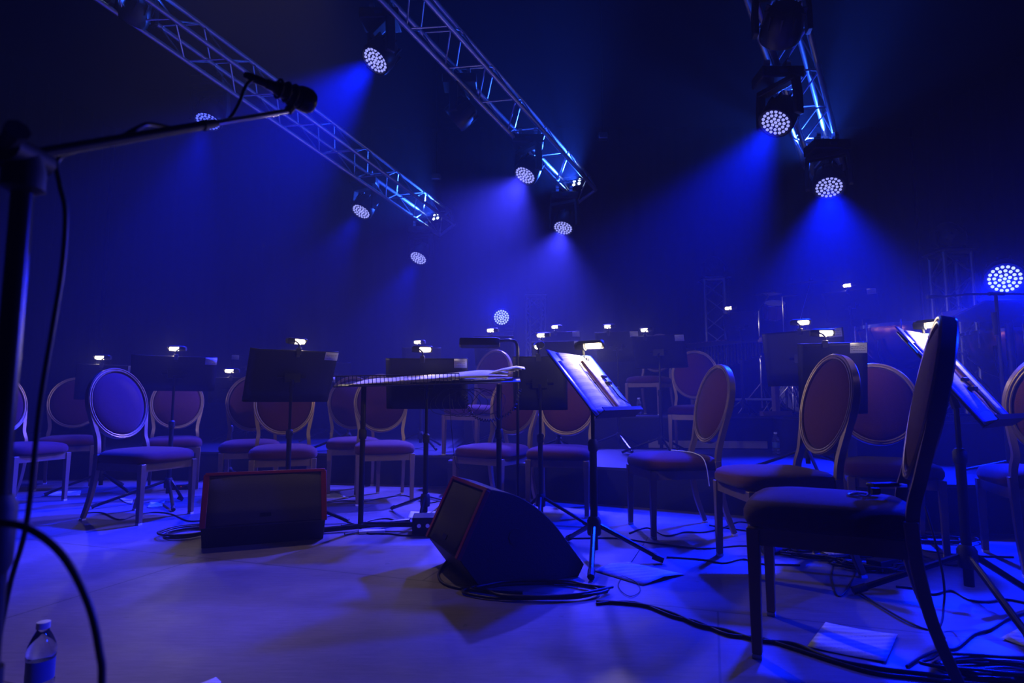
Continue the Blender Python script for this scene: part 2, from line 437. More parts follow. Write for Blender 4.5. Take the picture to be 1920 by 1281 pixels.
# ------------------------------------------------------------------ music stands
COND = Vector((-.7, 1.6, 0))
SG = 'black orchestra music stands'
def stand(px, top_y, D, label, w=.48, h=.33, tilt=66, base=0.0, reader=None, rot=0.0, feet=None, paper=1, lit=None, lamp_label=None, lamp_yaw=.3, lamp_power=1.0, legs=(.38, 0), off=0, lamp_size=1.0, pole_at=None):
    """desk centre column at px, its upper edge at top_y, distance D; reader: unit vector towards the player"""
    top = W(px, top_y, D); zt = top.z
    t = math.radians(tilt)
    r = Vector(reader) if reader else (Vector((top.x, top.y, 0)) - COND)
    r = Vector((r.x, r.y, 0)).normalized(); rz = math.atan2(r.x, -r.y) + rot
    loc = Vector((top.x, top.y, base)); H = zt - base
    # the pole meets the desk centre: shift base so that the desk top lies at 'top'
    upv = Vector((0, math.cos(t), math.sin(t)))            # local, away from reader
    cz = H - upv.z * h / 2
    shift = upv.y * h / 2
    c_, s_ = math.cos(rz), math.sin(rz)
    loc = loc - Vector((-s_ * shift, c_ * shift, 0))
    o = thing('music_stand', label, 'music stand', loc, rz, SG)
    C = Vector((0, 0, cz)); nrm = Vector((0, -math.sin(t), math.cos(t)))   # reading face normal
    # desk with rolled side edges
    dk = MB(); P = []
    nx = 10
    for i in range(nx + 1):
        u = -1 + 2 * i / nx
        bend = .010 * max(0, abs(u) - .8) / .2
        P.append([C + Vector((u * w / 2, 0, 0)) + upv * (h * v) + nrm * bend for v in (-.5, -.25, 0, .25, .46, .5)])
    P2 = [[p for p in row] for row in P]
    dk.grid(P2)
    dk.build('desk', 'black_paint', o, solid=.003)
    lp = MB(); a0 = C - upv * h / 2
    lp.box((0, 0, 0), (w * .98, .055, .003), Matrix.Translation(a0 + nrm * .028) @ Matrix.Rotation(math.atan2(nrm.z, nrm.y) , 4, 'X'))
    lp.box((0, 0, 0), (w * .98, .003, .02), Matrix.Translation(a0 + nrm * .055) @ Matrix.Rotation(math.atan2(nrm.z, nrm.y), 4, 'X'))
    lp.build('lip', 'black_paint', o)
    br = MB(); br.box(tuple(C - nrm * .018), (.10, .03, .06), None); br.tube([C - nrm * .03, Vector((0, 0, cz - .10))], .014, 8)
    br.tube([C - nrm * .012 + Vector((-.09, 0, 0)), C - nrm * .012 + Vector((.09, 0, 0))], .008, 8)
    br.build('desk_bracket', 'black_steel', o)
    mid = min(.62, cz * .6)
    MB().tube([(0, 0, mid - .05), (0, 0, cz - .06)], .0095, 10).build('upper_pole', 'black_steel', o)
    MB().tube([(0, 0, .06), (0, 0, mid)], .0165, 12).build('lower_pole', 'black_paint', o)
    kn = MB(); kn.lathe([(.02, mid - .03), (.023, mid - .02), (.023, mid + .02), (.015, mid + .03)], 12); kn.tube([(0, .02, mid), (0, .05, mid)], [.008, .012], 8); kn.build('clamp_knob', 'black_rubber', o)
    hb = MB(); hb.lathe([(.03, .10), (.032, .12), (.032, .16), (.024, .18)], 12); hb.build('hub', 'black_rubber', o)
    R_, a_ = legs
    for k in range(3):
        q = a_ + k * 2 * PI / 3
        if feet: 
            fl = local(loc, rz, feet[k]); fx, fy = fl.x, fl.y
        else: fx, fy = R_ * math.cos(q), R_ * math.sin(q)
        dv = Vector((fx, fy, 0)).normalized()
        lg = MB().tube([Vector((0, 0, .155)) + dv * .025, Vector((fx, fy, .014))], .0115, 8).build('leg', 'black_steel', o)
        MB().tube([Vector((fx, fy, .016)) - dv * .035 + Vector((0, 0, .012)), Vector((fx, fy, .0145))], .0142, 8).build('foot', 'black_rubber', lg)
    if paper:
        # paper label stuck on the back of the desk near the corner
        lw, lh = .085, .06
        q = C + Vector((-paper * (w / 2 - lw * .55), 0, 0)) + upv * (h / 2 - lh * .55) - nrm * .0035
        pm = MB(); pm.grid([[q + Vector((sx_ * lw / 2, 0, 0)) + upv * (sy_ * lh / 2) - nrm * (.004 * (sx_ < 0)) for sx_ in (-1, 0, 1)] for sy_ in (-1, 1)])
        pl = pm.build('name_label', 'label_paper', o, solid=.0006); pl['label'] = 'white paper label on the desk corner'
        ink = MB(); rr = random.Random(int(px))
        for row in (.18, -.02, -.25):
            x0 = -.038
            while x0 < .03:
                l_ = rr.uniform(.006, .014)
                ink.tube([q + Vector((-x0, 0, 0)) + upv * (row * lh) - nrm * .005, q + Vector((-x0 - l_, 0, 0)) + upv * (row * lh + rr.uniform(-.002, .002)) - nrm * .005], .0009, 4); x0 += l_ + .003
        ink.build('handwriting', 'ink', pl)
    def wp(p): return loc + Vector((c_ * p.x - s_ * p.y, s_ * p.x + c_ * p.y, p.z))
    if lit is not None:
        lamp(wp(C + Vector((lit * w / 2, 0, 0)) + upv * h / 2), rz, lamp_label, yaw=lamp_yaw, power=lamp_power, size=lamp_size)
    return o, loc, rz, C, upv, nrm, wp

# left and centre rows, backs of the desks towards us (lit: +1 is the left end of the desk as we see it)
L_ = 'clip lamp glowing '
stand(556, 657, 3.9, 'black desk on a pole right above the first wedge monitor', w=.56, h=.40, tilt=57, paper=1, lit=-.05, lamp_label=L_ + 'on the black desk above the first wedge monitor', lamp_yaw=2.9, reader=(-.55, .83), legs=(.42, .35))
stand(330, 668, 4.75, 'black desk on a tripod right of the large left front chair', w=.60, h=.30, tilt=66, lit=-.0, lamp_label=L_ + 'strongly on the tripod stand right of the large left chair', lamp_yaw=.4, lamp_power=1.5, feet=[G(325, 960), G(171, 955), G(342, 940)], paper=1)
stand(205, 684, 5.2, 'dim desk directly behind the back of the large left chair', w=.46, lit=.25, lamp_label=L_ + 'above the oval back of the large left chair', lamp_yaw=.5)
stand(437, 708, 5.5, 'small dim desk low behind the first wedge monitor, far left row', w=.40, h=.25, lit=.1, lamp_label=L_ + 'low between the left tripod stand and the first wedge monitor', lamp_yaw=.3, lamp_power=.8, paper=0)
stand(468, 666, 7.6, 'unlit far desk with a blue label, left of the desk above the first monitor', w=.42, base=R1, paper=-1)
stand(625, 680, 7.4, 'unlit far desk with a blue label, right of the desk above the first monitor', w=.42, base=R1, paper=-1)
stand(655, 706, 6.1, 'dim unlit desk just above the left end of the conductor desk', w=.46, base=R1, paper=-1)
stand(800, 672, 3.95, 'wide black desk standing behind the conductor desk and its dangling wires', w=.54, h=.34, tilt=78, lit=.1, lamp_label=L_ + 'on the wide desk behind the conductor desk, lower of a pair', lamp_yaw=3.0, feet=[G(735, 957), G(784, 990), G(833, 944)], reader=(-.04, 1))
stand(790, 652, 6.4, 'far desk hidden behind the wide desk at the centre', w=.42, base=R1, paper=0, lit=.15, lamp_label=L_ + 'behind the wide centre desk, upper of a pair', lamp_yaw=.3)
stand(925, 630, 6.2, 'far desk below the small blue wash light at the centre', w=.42, base=R1, lit=.1, lamp_label=L_ + 'just below the small blue wash light at the centre', paper=0)
stand(1012, 668, 3.95, 'tall black desk right behind the open lit score', w=.36, h=.36, tilt=80, lit=.05, lamp_label=L_ + 'brightest, pointing at us left of the open lit score', lamp_yaw=1.3, lamp_power=1.6, feet=[G(1104, 989), G(1010, 1000), G(975, 968)], paper=0, reader=(.1, 1), lamp_size=1.15)
stand(1045, 640, 5.3, 'desk with a bent rim rising behind the open lit score', w=.48, tilt=78, base=R1, lit=.6, lamp_label=L_ + 'second one up at the left of the open lit score', lamp_yaw=.2)
stand(1052, 622, 7.0, 'far desk beyond the open lit score, under the left truss tower', w=.44, base=R2, lit=.3, lamp_label=L_ + 'under the left truss tower, smallest of the three there', lamp_yaw=.2, lamp_power=.7)
stand(1155, 622, 6.2, 'dim desk right of the open lit score, left of a pair', w=.46, base=R1, lit=.35, lamp_label=L_ + 'right of the open score, left of a pair')
stand(1232, 629, 5.6, 'dim desk right of the open lit score, right of a pair', w=.5, base=R1, lit=.45, lamp_label=L_ + 'right of the open score, stronger one of a pair', lamp_power=1.5)
stand(1500, 620, 4.3, 'black desk in front of the xylophone and the chrome drum stands', w=.56, h=.40, tilt=80, lit=.0, lamp_label=L_ + 'at the top of the desk in front of the chrome drum stands', lamp_yaw=2.7, base=R1)
stand(1560, 643, 3.45, 'black desk with a slanted white label behind the oval chair back on the right', w=.36, h=.42, tilt=76, lit=.2, lamp_label=L_ + 'on the desk with the slanted white label', lamp_yaw=3.0, lamp_power=1.3, reader=(.35, .94), legs=(.26, .5))
stand(1590, 545, 6.3, 'far desk on the drum platform under the highest clip lamp', w=.52, base=R2, lit=.0, lamp_label=L_ + 'highest of all, beside the cymbal', lamp_yaw=.1, lamp_power=.9)
stand(1385, 586, 6.6, 'small far desk beside the middle truss tower', w=.34, base=R2, lit=.6, lamp_label=L_ + 'tiny, beside the middle truss tower', lamp_yaw=.2, lamp_power=.5, paper=0, legs=(.2, 0))

# ---- stands that hold music and turn their reading side to the camera
def open_score(px, py, D, feet, width_dir, h, w, t, label, lamp_label, score_label, bend=1, lamp_t=.45, lsize=1.2):
    """px,py,D: lower near corner of the desk; width_dir: along its lower edge, away from the camera"""
    p0 = W(px, py, D); wd_ = Vector((width_dir[0], width_dir[1], 0)).normalized()
    rdir = Vector((wd_.y, -wd_.x, 0))                  # towards the reader (right)
    rz = math.atan2(rdir.x, -rdir.y); t = math.radians(t)
    # local frame: x along width. find sign
    c_, s_ = math.cos(rz), math.sin(rz); lx = Vector((c_, s_, 0)); sg = 1 if lx.dot(wd_) > 0 else -1
    upv = Vector((0, math.cos(t), math.sin(t))); nrm = Vector((0, -math.sin(t), math.cos(t)))
    ly = Vector((-s_, c_, 0))
    upw = ly * math.cos(t) + Vector((0, 0, math.sin(t)))
    Cw = p0 + wd_ * (w / 2) + upw * (h / 2)
    loc = Vector((Cw.x, Cw.y, 0)); C = Vector((0, 0, Cw.z)); cz = C.z
    o = thing('music_stand', label, 'music stand', loc, rz, SG)
    MB().grid([[C + Vector((u * w / 2, 0, 0)) + upv * (h * v) + nrm * (.008 * (abs(u) == 1)) for v in (-.5, -.25, 0, .25, .5)] for u in (-1, -.9, 0, .9, 1)]).build('desk', 'black_paint', o, solid=.004)
    a0 = C - upv * h / 2; Rm = Matrix.Rotation(math.atan2(nrm.z, nrm.y), 4, 'X')
    lp = MB(); lp.box((0, 0, 0), (w, .06, .003), Matrix.Translation(a0 + nrm * .03) @ Rm); lp.box((0, 0, 0), (w, .003, .022), Matrix.Translation(a0 + nrm * .06 + upv * .008) @ Rm); lp.build('lip', 'black_paint', o)
    br = MB(); br.box(tuple(C - nrm * .02), (.10, .035, .07)); br.tube([C - nrm * .03, Vector((0, 0, cz - .12))], .016, 8); br.build('desk_bracket', 'black_steel', o)
    MB().tube([(0, 0, .45), (0, 0, cz - .05)], .010, 10).build('upper_pole', 'black_steel', o)
    MB().tube([(0, 0, .05), (0, 0, .56)], .0185, 12).build('lower_pole', 'black_paint', o)
    MB().lathe([(.022, .53), (.026, .545), (.026, .575), (.016, .59)], 12).build('clamp_knob', 'black_rubber', o)
    MB().lathe([(.03, .12), (.035, .13), (.035, .19), (.024, .21)], 14).build('hub', 'black_rubber', o)
    for f in feet:
        fl = local(loc, rz, f); dv = Vector((fl.x, fl.y, 0)).normalized()
        lg = MB().tube([Vector((0, 0, .165)) + dv * .03, Vector((fl.x, fl.y, .016))], .0125, 8).build('leg', 'black_steel', o)
        MB().tube([Vector((fl.x, fl.y, .018)) - dv * .05 + Vector((0, 0, .016)), Vector((fl.x, fl.y, .0165))], .0165, 8).build('foot', 'black_rubber', lg)
    lm = None
    def wp(p): return loc + Vector((c_ * p.x - s_ * p.y, s_ * p.x + c_ * p.y, p.z))
    lm = lamp(wp(C + Vector((sg * lamp_t * w / 2, 0, 0)) + upv * h / 2), rz, lamp_label, yaw=PI / 2, power=3.5, size=lsize, tip=.35, roll=-.5)
    # the open score resting on the desk
    s = thing('music_score', score_label, 'sheet music', loc, rz)
    n0 = .008
    def page(u0, u1, v0, v1, lift, thick, curl=0, sag=.0):
        P = []
        for i in range(9):
            q = i / 8; u = u0 + (u1 - u0) * q
            hgt = lift + thick * math.sin(PI * q) ** .5 if q not in (0, 1) else lift
            P.append([C + Vector((sg * u * w / 2, 0, 0)) + upv * (h * v) + nrm * (n0 + hgt + curl * max(0, v) ** 2) for v in [v0 + (v1 - v0) * j / 6 for j in range(7)]])
        return P
    cv = MB(); cv.grid([[C + Vector((sg * u * w / 2, 0, 0)) + upv * (h * v) + nrm * (n0 - .003 + .012 * (abs(u) > .9)) for v in (-.49, -.2, .1, .4, .54)] for u in (-1.06, -.95, -.4, 0, .4, .93, 1.03)])
    cv.build('cover', 'blue_cover', s, solid=.003)['label'] = 'blue cover under the pages'
    MB().grid(page(-.92, .10, -.48, .36, .004, .012, .02)).build('page', 'page_music', s, solid=.001)
    MB().grid(page(.16, .86, -.48, .34, .004, .016, .03)).build('page', 'page_music', s, solid=.001)
    MB().grid(page(-.70, .55, .20, .52, .001, .006, .01)).build('page', 'page_music', s, solid=.001)
    MB().tube([C + Vector((sg * .12 * w / 2, 0, 0)) + upv * (h * v) + nrm * (n0 + .022) for v in (-.48, 0, .37)], .008, 6).build('spine', 'orange_spine', s)['label'] = 'orange spine between the pages'
    return o, C, upv, nrm, sg, wp, s

s6 = open_score(1116, 785, 2.75, [G(1244, 1057), G(1108, 1090), G(1065, 1015)], (.55, .835), .40, .48, 50,
                'stand holding the open lit score in the centre of the picture', L_ + 'with a bright bulb over the open score in the centre', 'open white score with an orange spine glowing on the centre stand', lamp_t=.7)
s7 = open_score(1842, 803, 2.2, [G(1600, 1116), G(1945, 1225), G(1960, 1135)], (.78, .62), .46, .42, 55,
                'stand holding lit pages behind the nearest chair on the right', L_ + 'above the top of the nearest chair back', 'white pages on the right stand, crossed by the nearest chair back', lamp_t=.6, lsize=.95)

def clip_phone(o7, u, v, label, name):
    o_, C, upv, nrm, sg, wp, s = o7
    rz = o_.rotation_euler.z; w = .46; h = .4
    base = o_.location
    t = thing(name, label, 'clip microphone', base, rz)
    q = C + Vector((sg * u * w / 2, 0, 0)) + upv * (h * v) + nrm * .034
    MB().box((0, 0, 0), (.05, .022, .018), Matrix.Translation(q)).build('clip', 'black_rubber', t, bevel=.003)
    q2 = q + upv * .045 + Vector((-sg * .02, 0, 0))
    MB().tube([q2, q2 + Vector((sg * .055, 0, .0))], .008, 8).build('capsule', 'black_rubber', t)
    MB().tube(spline([q2, q + upv * .01, q - upv * .05 + nrm * .01 + Vector((-sg * .03, 0, 0)), q - upv * .10, q - upv * .14 + Vector((sg * .06, 0, 0))], 6), .0035, 6).build('cable', 'cable_rubber', t)
clip_phone(s6, .62, .0, 'small black clip microphone lying on the open centre score', 'clip_microphone')
clip_phone(s7, -.15, -.18, 'small black clip microphone hanging on the lit pages at the right', 'clip_microphone')

# ---- conductor's long desk
cl = Vector((-.50, 3.72, 0))
t = thing('conductor_stand', 'long low desk on two poles with a wire rack and piled scores', 'music stand', cl, 0)
zc = .885; wdt = 1.10
pl_ = MB(); sl = math.radians(6)
def dp(u, v, n_=0): return Vector((u, v * math.cos(sl) - n_ * math.sin(sl), zc + v * math.sin(sl) + n_ * math.cos(sl) + .028 * (u / 1.1 + .5)))
MB().grid([[dp(u, v) for v in (-.2, 0, .2)] for u in (-.55, 0, .55)]).build('desk', 'black_paint', t, solid=.008)
rk = MB()
for i in range(33):
    u = -.55 + .74 * i / 32
    rk.tube([dp(u, -.2, 0), dp(u, -.215, .062)], .0022, 5)
rk.tube([dp(-.55, -.215, .062), dp(.19, -.215, .062)], .0032, 6); rk.tube([dp(-.55, -.205, .0), dp(.19, -.205, .0)], .0032, 6)
rk.build('wire_rack', 'black_steel', t)
for u, nm in ((-.42, 0), (.42, 1)):
    MB().tube([(u, 0, .03), (u, 0, zc - .0)], .0165, 12).build('pole', 'black_paint', t)
    MB().lathe([(.022, .55), (.025, .56), (.025, .60), (.02, .61)], 12, Matrix.Translation((u, 0, 0))).build('clamp_knob', 'black_rubber', t)
MB().tube([(-.42, 0, .035), (.42, 0, .035)], .016, 10).build('cross_bar', 'black_steel', t)
for u in (-.42, .42):
    k = MB().tube([(u - .26, -.10, .017), (u + .05, .0, .03), (u + .26, .20, .017)], .016, 8).build('base_bar', 'black_steel', t)
cs = thing('score_pile', 'pile of opened scores spread along the long conductor desk', 'sheet music', cl, 0)
rr = random.Random(3)
for k in range(7):
    u0 = -.46 + k * .10 + rr.uniform(-.02, .02); wv = rr.uniform(.30, .42)
    u1 = min(.56, u0 + wv)
    P = [[dp(u0 + (u1 - u0) * i / 8, -.19 + .40 * j / 4 + rr.uniform(-.001, .001), .008 + .005 * k + .016 * math.sin(PI * i / 8) * (.3 + .7 * j / 4)) for j in range(5)] for i in range(9)]
    MB().grid(P).build('page', 'page_music', cs, solid=.0015)
for k in range(4):
    P = [[dp(.36 + .02 * k + .16 * i / 3, -.10 + .28 * j / 3, .045 + .005 * k + .03 * i / 3 - .02 * (i == 3)) for j in range(4)] for i in range(4)]
    MB().grid(P).build('page', 'sheet_music', cs, solid=.001)
# wires looped under the desk and the coiled cord
wl = MB(); rr = random.Random(9)
for k in range(7):
    cx = .12 + .04 * k; pts = [Vector((cx + .11 * math.cos(a_ + k) + rr.uniform(-.02, .02), .02 * k - .1, zc - .11 + .08 * math.sin(a_ + k) + rr.uniform(-.01, .01))) for a_ in [i * PI / 4 for i in range(9)]]
    wl.tube(spline(pts, 4), .0018, 5)
wl.tube(spline([(.12, -.1, zc - .05), (.14, -.1, zc - .3), (.17, -.08, zc - .5), (.25, -.1, .4)], 5), .0018, 5)
wo_ = wl.build('wire_bundle', 'cable_rubber'); wo_.location = cl
tag(wo_, 'tangle of thin wires hanging under the conductor desk', 'cable')
hx = MB(); pts = []
ctrl = spline([(.22, -.12, zc - .06), (.26, -.13, zc - .18), (.37, -.14, zc - .22), (.50, -.13, zc - .16), (.55, -.08, zc - .03)], 30)
for i, p in enumerate(ctrl):
    a_ = i * 1.55; tn = (ctrl[min(i + 1, len(ctrl) - 1)] - ctrl[max(0, i - 1)]).normalized(); u = tn.cross(Vector((0, 1, 0))).normalized(); v = tn.cross(u)
    pts.append(p + u * .009 * math.cos(a_) + v * .009 * math.sin(a_))
o = MB().tube(spline(pts, 2), .0028, 5).build('coiled_cord', 'cable_rubber'); o.location = cl
tag(o, 'coiled telephone style cord drooping under the right end of the conductor desk', 'cable')

# large hooded lamp behind the conductor desk
P = W(948, 690, 3.95)
t = thing('desk_lamp', 'big unlit black hooded lamp on a bent pipe behind the conductor desk', 'lamp', (P.x, P.y, 0))
hz = W(900, 642, 3.95)
hd = MB(); 
prof = [(-.045, 0), (-.05, -.02), (-.035, -.035), (.035, -.035), (.05, -.02), (.04, .012), (0, .035), (-.03, .03)]
c0 = Vector((hz.x - P.x, 0, hz.z))
hd.loft([[c0 + Vector((x_, a_ * k_, b_ * k_)) for a_, b_ in prof] for x_, k_ in ((-.135, .85), (-.125, 1), (.105, 1), (.13, .8))])
hd.build('hood', 'black_paint', t)
pz = c0.z + .005
MB().tube(spline([c0 + Vector((.12, 0, .01)), Vector((.04, 0, pz + .01)), Vector((.075, 0, pz - .02)), Vector((.08, 0, pz - .12)), Vector((.08, 0, .9)), Vector((.08, 0, .55)), Vector((.08, 0, .03))], 6), .010, 8).build('pipe', 'black_steel', t)
MB().lathe([(.13, 0), (.13, .012), (.03, .025), (.012, .04)], 20, Matrix.Translation((.08, 0, 0))).build('base', 'black_paint', t)

# ------------------------------------------------------------------ floor wedges
def wedge(loc, axis, width, label, sc_=1.0, tw=.022):
    """local +Y runs from the grille to the rear; local X across"""
    rz = math.atan2(axis[1], axis[0]) - PI / 2
    t = thing('wedge_monitor', label, 'speaker', loc, rz, 'floor wedge monitors')
    prof = [(-.02, .0), (-.115, .125), (.015, .40), (.03, .405)] + [(q.x, q.y) for q in spline([(.03, .405, 0), (.16, .365, 0), (.30, .265, 0), (.42, .12, 0), (.475, .05, 0)], 5)][1:] + [(.445, .0)]
    prof = [(a_ * sc_, b_ * sc_) for a_, b_ in prof]
    cab = MB(); hw = width / 2
    cab.loft([[(x_, a_, b_) for a_, b_ in prof] for x_ in (-hw, hw)])
    cab.build('cabinet', 'cabinet_black', t, bevel=.004)
    g0 = Vector((0, -.115 * sc_, .125 * sc_)); g1 = Vector((0, .015 * sc_, .40 * sc_)); up = (g1 - g0); L = up.length; up.normalize(); n_ = Vector((0, -up.z, up.y))
    for s_ in (-1, 1):
        x0 = s_ * (hw - tw * .5 - .002)
        MB().tube([Vector((x0, 0, 0)) + g0 + n_ * .006, Vector((x0, 0, 0)) + g1 + n_ * .006], 1, rect=(tw, .030), ref=n_).build('side_trim', 'red_trim', t, bevel=.003)['label'] = 'dark red edge beside the grille'
    MB().tube([Vector((-hw, 0, 0)) + g1 + n_ * .002, Vector((hw, 0, 0)) + g1 + n_ * .002], 1, rect=(.024, .018), ref=n_).build('top_trim', 'red_trim', t, bevel=.003)['label'] = 'dark red edge along the top'
    gr = MB(); ww = hw - tw - .008
    gr.grid([[Vector((x_, 0, 0)) + g0 + up * (L * v) + n_ * (.006 + .004 * (1 - (x_ / ww) ** 2)) for v in (.03, .35, .65, .94)] for x_ in [ww * (-1 + i / 4) for i in range(9)]])
    gp = gr.build('grille', 'grille_cloth', t, solid=.004)
    bd = MB(); bd.box((0, 0, 0), (.055, .003, .022), Matrix.Translation(g0 + up * .05 + n_ * .014) @ Matrix.Rotation(math.atan2(-n_.z, -n_.y), 4, 'X'))
    bd.build('badge', 'black_steel', gp)
    for s_ in (-1, 1):
        MB().tube([(s_ * (hw + .0), .14, .20), (s_ * (hw + .003), .14, .20)], .035, 16).build('pole_cup', 'black_rubber', t)
    return t
wedge((-.205, 2.80, 0), (.916, .40), .475, 'wedge monitor turned sideways in the centre, grille facing left', 1.0)
wedge((-1.37, 3.40, 0), (-.38, .925), .62, 'upright looking wedge monitor at left centre with a thin purple top edge', .95, .010)

# ------------------------------------------------------------------ trusses
def truss(p0, p1, size, label, roll=0.0, pitch_=.27, name='truss', extra=None, rc_=.025, rb_=.0085):
    p0, p1 = Vector(p0), Vector(p1); d = (p1 - p0); L = d.length; d.normalize()
    up = Vector((0, 0, 1)) if abs(d.z) < .9 else Vector((0, 1, 0))
    x = d.cross(up).normalized(); y = x.cross(d).normalized()
    if roll:
        x, y = x * math.cos(roll) + y * math.sin(roll), y * math.cos(roll) - x * math.sin(roll)
    t = thing(name, label, 'truss', p0)
    h = size / 2; cs_ = [(x * a_ + y * b_) * h for a_, b_ in ((-1, -1), (1, -1), (1, 1), (-1, 1))]
    for c in cs_:
        MB().tube([c, c + d * L], rc_, 12).build('chord', 'aluminium', t)
    n_ = int(L / pitch_); n_ = min(n_, 24); st = L / n_
    for fi in range(4):
        a_, b_ = cs_[fi], cs_[(fi + 1) % 4]
        for k in range(n_):
            q0, q1 = (a_, b_) if (k + fi) % 2 == 0 else (b_, a_)
            MB().tube([q0 + d * (k * st + .01), q1 + d * ((k + 1) * st - .01)], rb_, 6).build('brace', 'aluminium', t)
    for e in (0, L):
        m = MB()
        for fi in range(4): m.tube([cs_[fi] + d * e, cs_[(fi + 1) % 4] + d * e], rc_ * .9, 8)
        m.build('end_frame', 'aluminium', t)
    return t
def line_pt(D, D0, x0, u0, kx=.732, ku=-.41):
    x = x0 + (D - D0) * kx; u = u0 + (D - D0) * ku
    return W(960 + x / D * F, 640.5 - u / D * F, D)
T1 = lambda D: line_pt(D, 6.2, -3.06, 2.93)
T2 = lambda D: line_pt(D, 5.6, -.90, 3.125)
T3 = lambda D: line_pt(D, 5.3, 2.46, 2.56)
truss(T1(4.3), T1(9.0), .29, 'farthest left aluminium lighting truss sloping down to the middle', roll=.5)
truss(T2(3.9), T2(8.15), .30, 'centre aluminium lighting truss running from the top edge down right', roll=.5)
truss(T3(4.0), T3(6.75), .30, 'right aluminium lighting truss hanging from the top edge', roll=.45)

def tower(px, top_y, D, size, label, base=0.0, rot=.35):
    top = W(px, top_y, D)
    t = truss((top.x, top.y, base), (top.x, top.y, top.z), size, label, roll=rot, name='truss_tower', pitch_=.26)
    MB().box((0, 0, .01), (.55, .55, .02)).build('base_plate', 'black_steel', t)
    MB().box((0, 0, top.z - base + .02), (size + .1, size + .1, .02)).build('top_plate', 'aluminium', t)
    return top
ta = tower(1004, 558, 11.2, .29, 'leftmost slim truss tower standing far behind the desks', rot=.3)
tb = tower(1339, 527, 9.4, .29, 'middle truss tower standing left of the drum kit', rot=.3)
tc_ = tower(1781, 478, 7.0, .29, 'right truss tower standing behind the kettledrums', base=R2, rot=.12)

# ------------------------------------------------------------------ moving head wash lights
def moving_head(C, d, label, hang=True, on='led_lens', energy=None, ang=62, size=1.0, drop=.30, color=BLUE, mount=None, blend=.7):
    C = Vector(C); d = Vector(d).normalized()
    sgn = 1 if hang else -1
    t = thing('moving_head_light', label, 'stage light', C + Vector((0, 0, sgn * (drop + .16) * size)), 0, 'blue moving head wash lights')
    O = Vector((0, 0, -sgn * (drop + .16) * size))       # head centre in local space
    ax = d.cross(Vector((0, 0, 1))).normalized()          # tilt axis
    q = Matrix.Translation(O) @ d.to_track_quat('Z', 'Y').to_matrix().to_4x4() @ Matrix.Scale(size, 4)
    # head: lens face at +Z .09
    hd = MB().lathe([(.02, -.17), (.09, -.165), (.125, -.13), (.142, -.06), (.150, 0), (.150, .075), (.142, .095), (.128, .095), (.126, .078), (.02, .078)], 28, q)
    for k in range(10):
        a_ = 2 * PI * k / 10
        hd.box((0, 0, 0), (.05, .012, .10), q @ Matrix.Rotation(a_, 4, 'Z') @ Matrix.Translation((.125, 0, -.09)))
    hd = hd.build('head', 'fixture_black', t)
    le = MB(); k = 0
    pos = [(0, 0)]
    for ring, n_ in ((1, 6), (2, 12), (3, 18)):
        for j in range(n_):
            a_ = 2 * PI * j / n_ + ring * .2; pos.append((ring * .0355 * math.cos(a_), ring * .0355 * math.sin(a_)))
    for (a_, b_) in pos:
        le.lathe([(.0132, .074), (.0132, .084), (.009, .089), (.001, .091)], 9, q @ Matrix.Translation((a_, b_, 0)))
    le.build('led_array', on, hd)
    # yoke
    yk = MB(); W_ = .19 * size; zt = O.z + sgn * drop * size
    for s_ in (-1, 1):
        yk.tube([O + ax * (s_ * W_) - Vector((0, 0, sgn * .05 * size)), O + ax * (s_ * W_) + Vector((0, 0, sgn * .12 * size)), O + ax * (s_ * W_ * .92) + Vector((0, 0, sgn * (drop - .02) * size))], 1, rect=(.085 * size, .04 * size), ref=ax.cross(Vector((0, 0, 1))))
    yk.tube([O + ax * (-W_) + Vector((0, 0, sgn * (drop - .03) * size)), O + ax * W_ + Vector((0, 0, sgn * (drop - .03) * size))], 1, rect=(.05 * size, .09 * size), ref=(0, 0, 1))
    yk.build('yoke', 'fixture_black', t, bevel=.008)
    bx = MB().box((0, 0, O.z + sgn * (drop + .05) * size), (.36 * size, .24 * size, .10 * size))
    bs = bx.build('base', 'fixture_black', t, bevel=.012)
    MB().box((0, -.122 * size, O.z + sgn * (drop + .05) * size), (.07 * size, .004, .03 * size)).build('display', 'lens_off', bs)
    if hang:
        cm = MB()
        for s_ in (-1, 1):
            cm.box((s_ * .09, 0, -.03 * size), (.04, .05, .07)); cm.tube([(s_ * .09 - .02, 0, .02), (s_ * .09 + .02, 0, .02)], .035, 12)
        cm.build('clamp', 'aluminium', t)
    if energy:
        o = spot('wash_beam', O + d * (.12 * size), d, energy, color, ang, blend, .085 * size, t)
    return t
LAV = (.050, .046, 1.0)
def head(px, py, D, th, off, *a_, **k):
    """th: screen angle of the beam, 0 = left, 90 = down; off: angle away from the camera"""
    C = W(px, py, D); v = (Vector((0, 0, CAM_H)) - C).normalized()
    r = Vector((1, 0, 0)); up = Vector((0, -math.sin(PITCH), math.cos(PITCH)))
    e = -r * math.cos(math.radians(th)) - up * math.sin(math.radians(th)); e = (e - v * e.dot(v)).normalized()
    d = v * math.cos(math.radians(off)) + e * math.sin(math.radians(off))
    return moving_head(C, d, *a_, **k)
head(713, 104, 5.55, 45, 50, 'large wash light hanging from the centre truss, nearest to its top', energy=E_HEAD * 2.6, ang=48)
head(990, 320, 7.0, 58, 50, 'wash light near the lower end of the centre truss, upper of two', energy=E_HEAD * 1.55, ang=88, blend=.95, color=LAV)
head(1058, 419, 7.9, 75, 48, 'wash light at the lower end of the centre truss, lowest one', energy=E_HEAD * 1.3, ang=84, blend=.95, color=LAV)
head(393, 217, 6.5, 72, 50, 'dim wash light behind the microphone boom on the far left truss', on='led_lens_dim', energy=E_HEAD * .6, ang=40)
head(682, 389, 8.1, 58, 53, 'wash light in the middle of the far left truss', energy=E_HEAD * .55, ang=44)
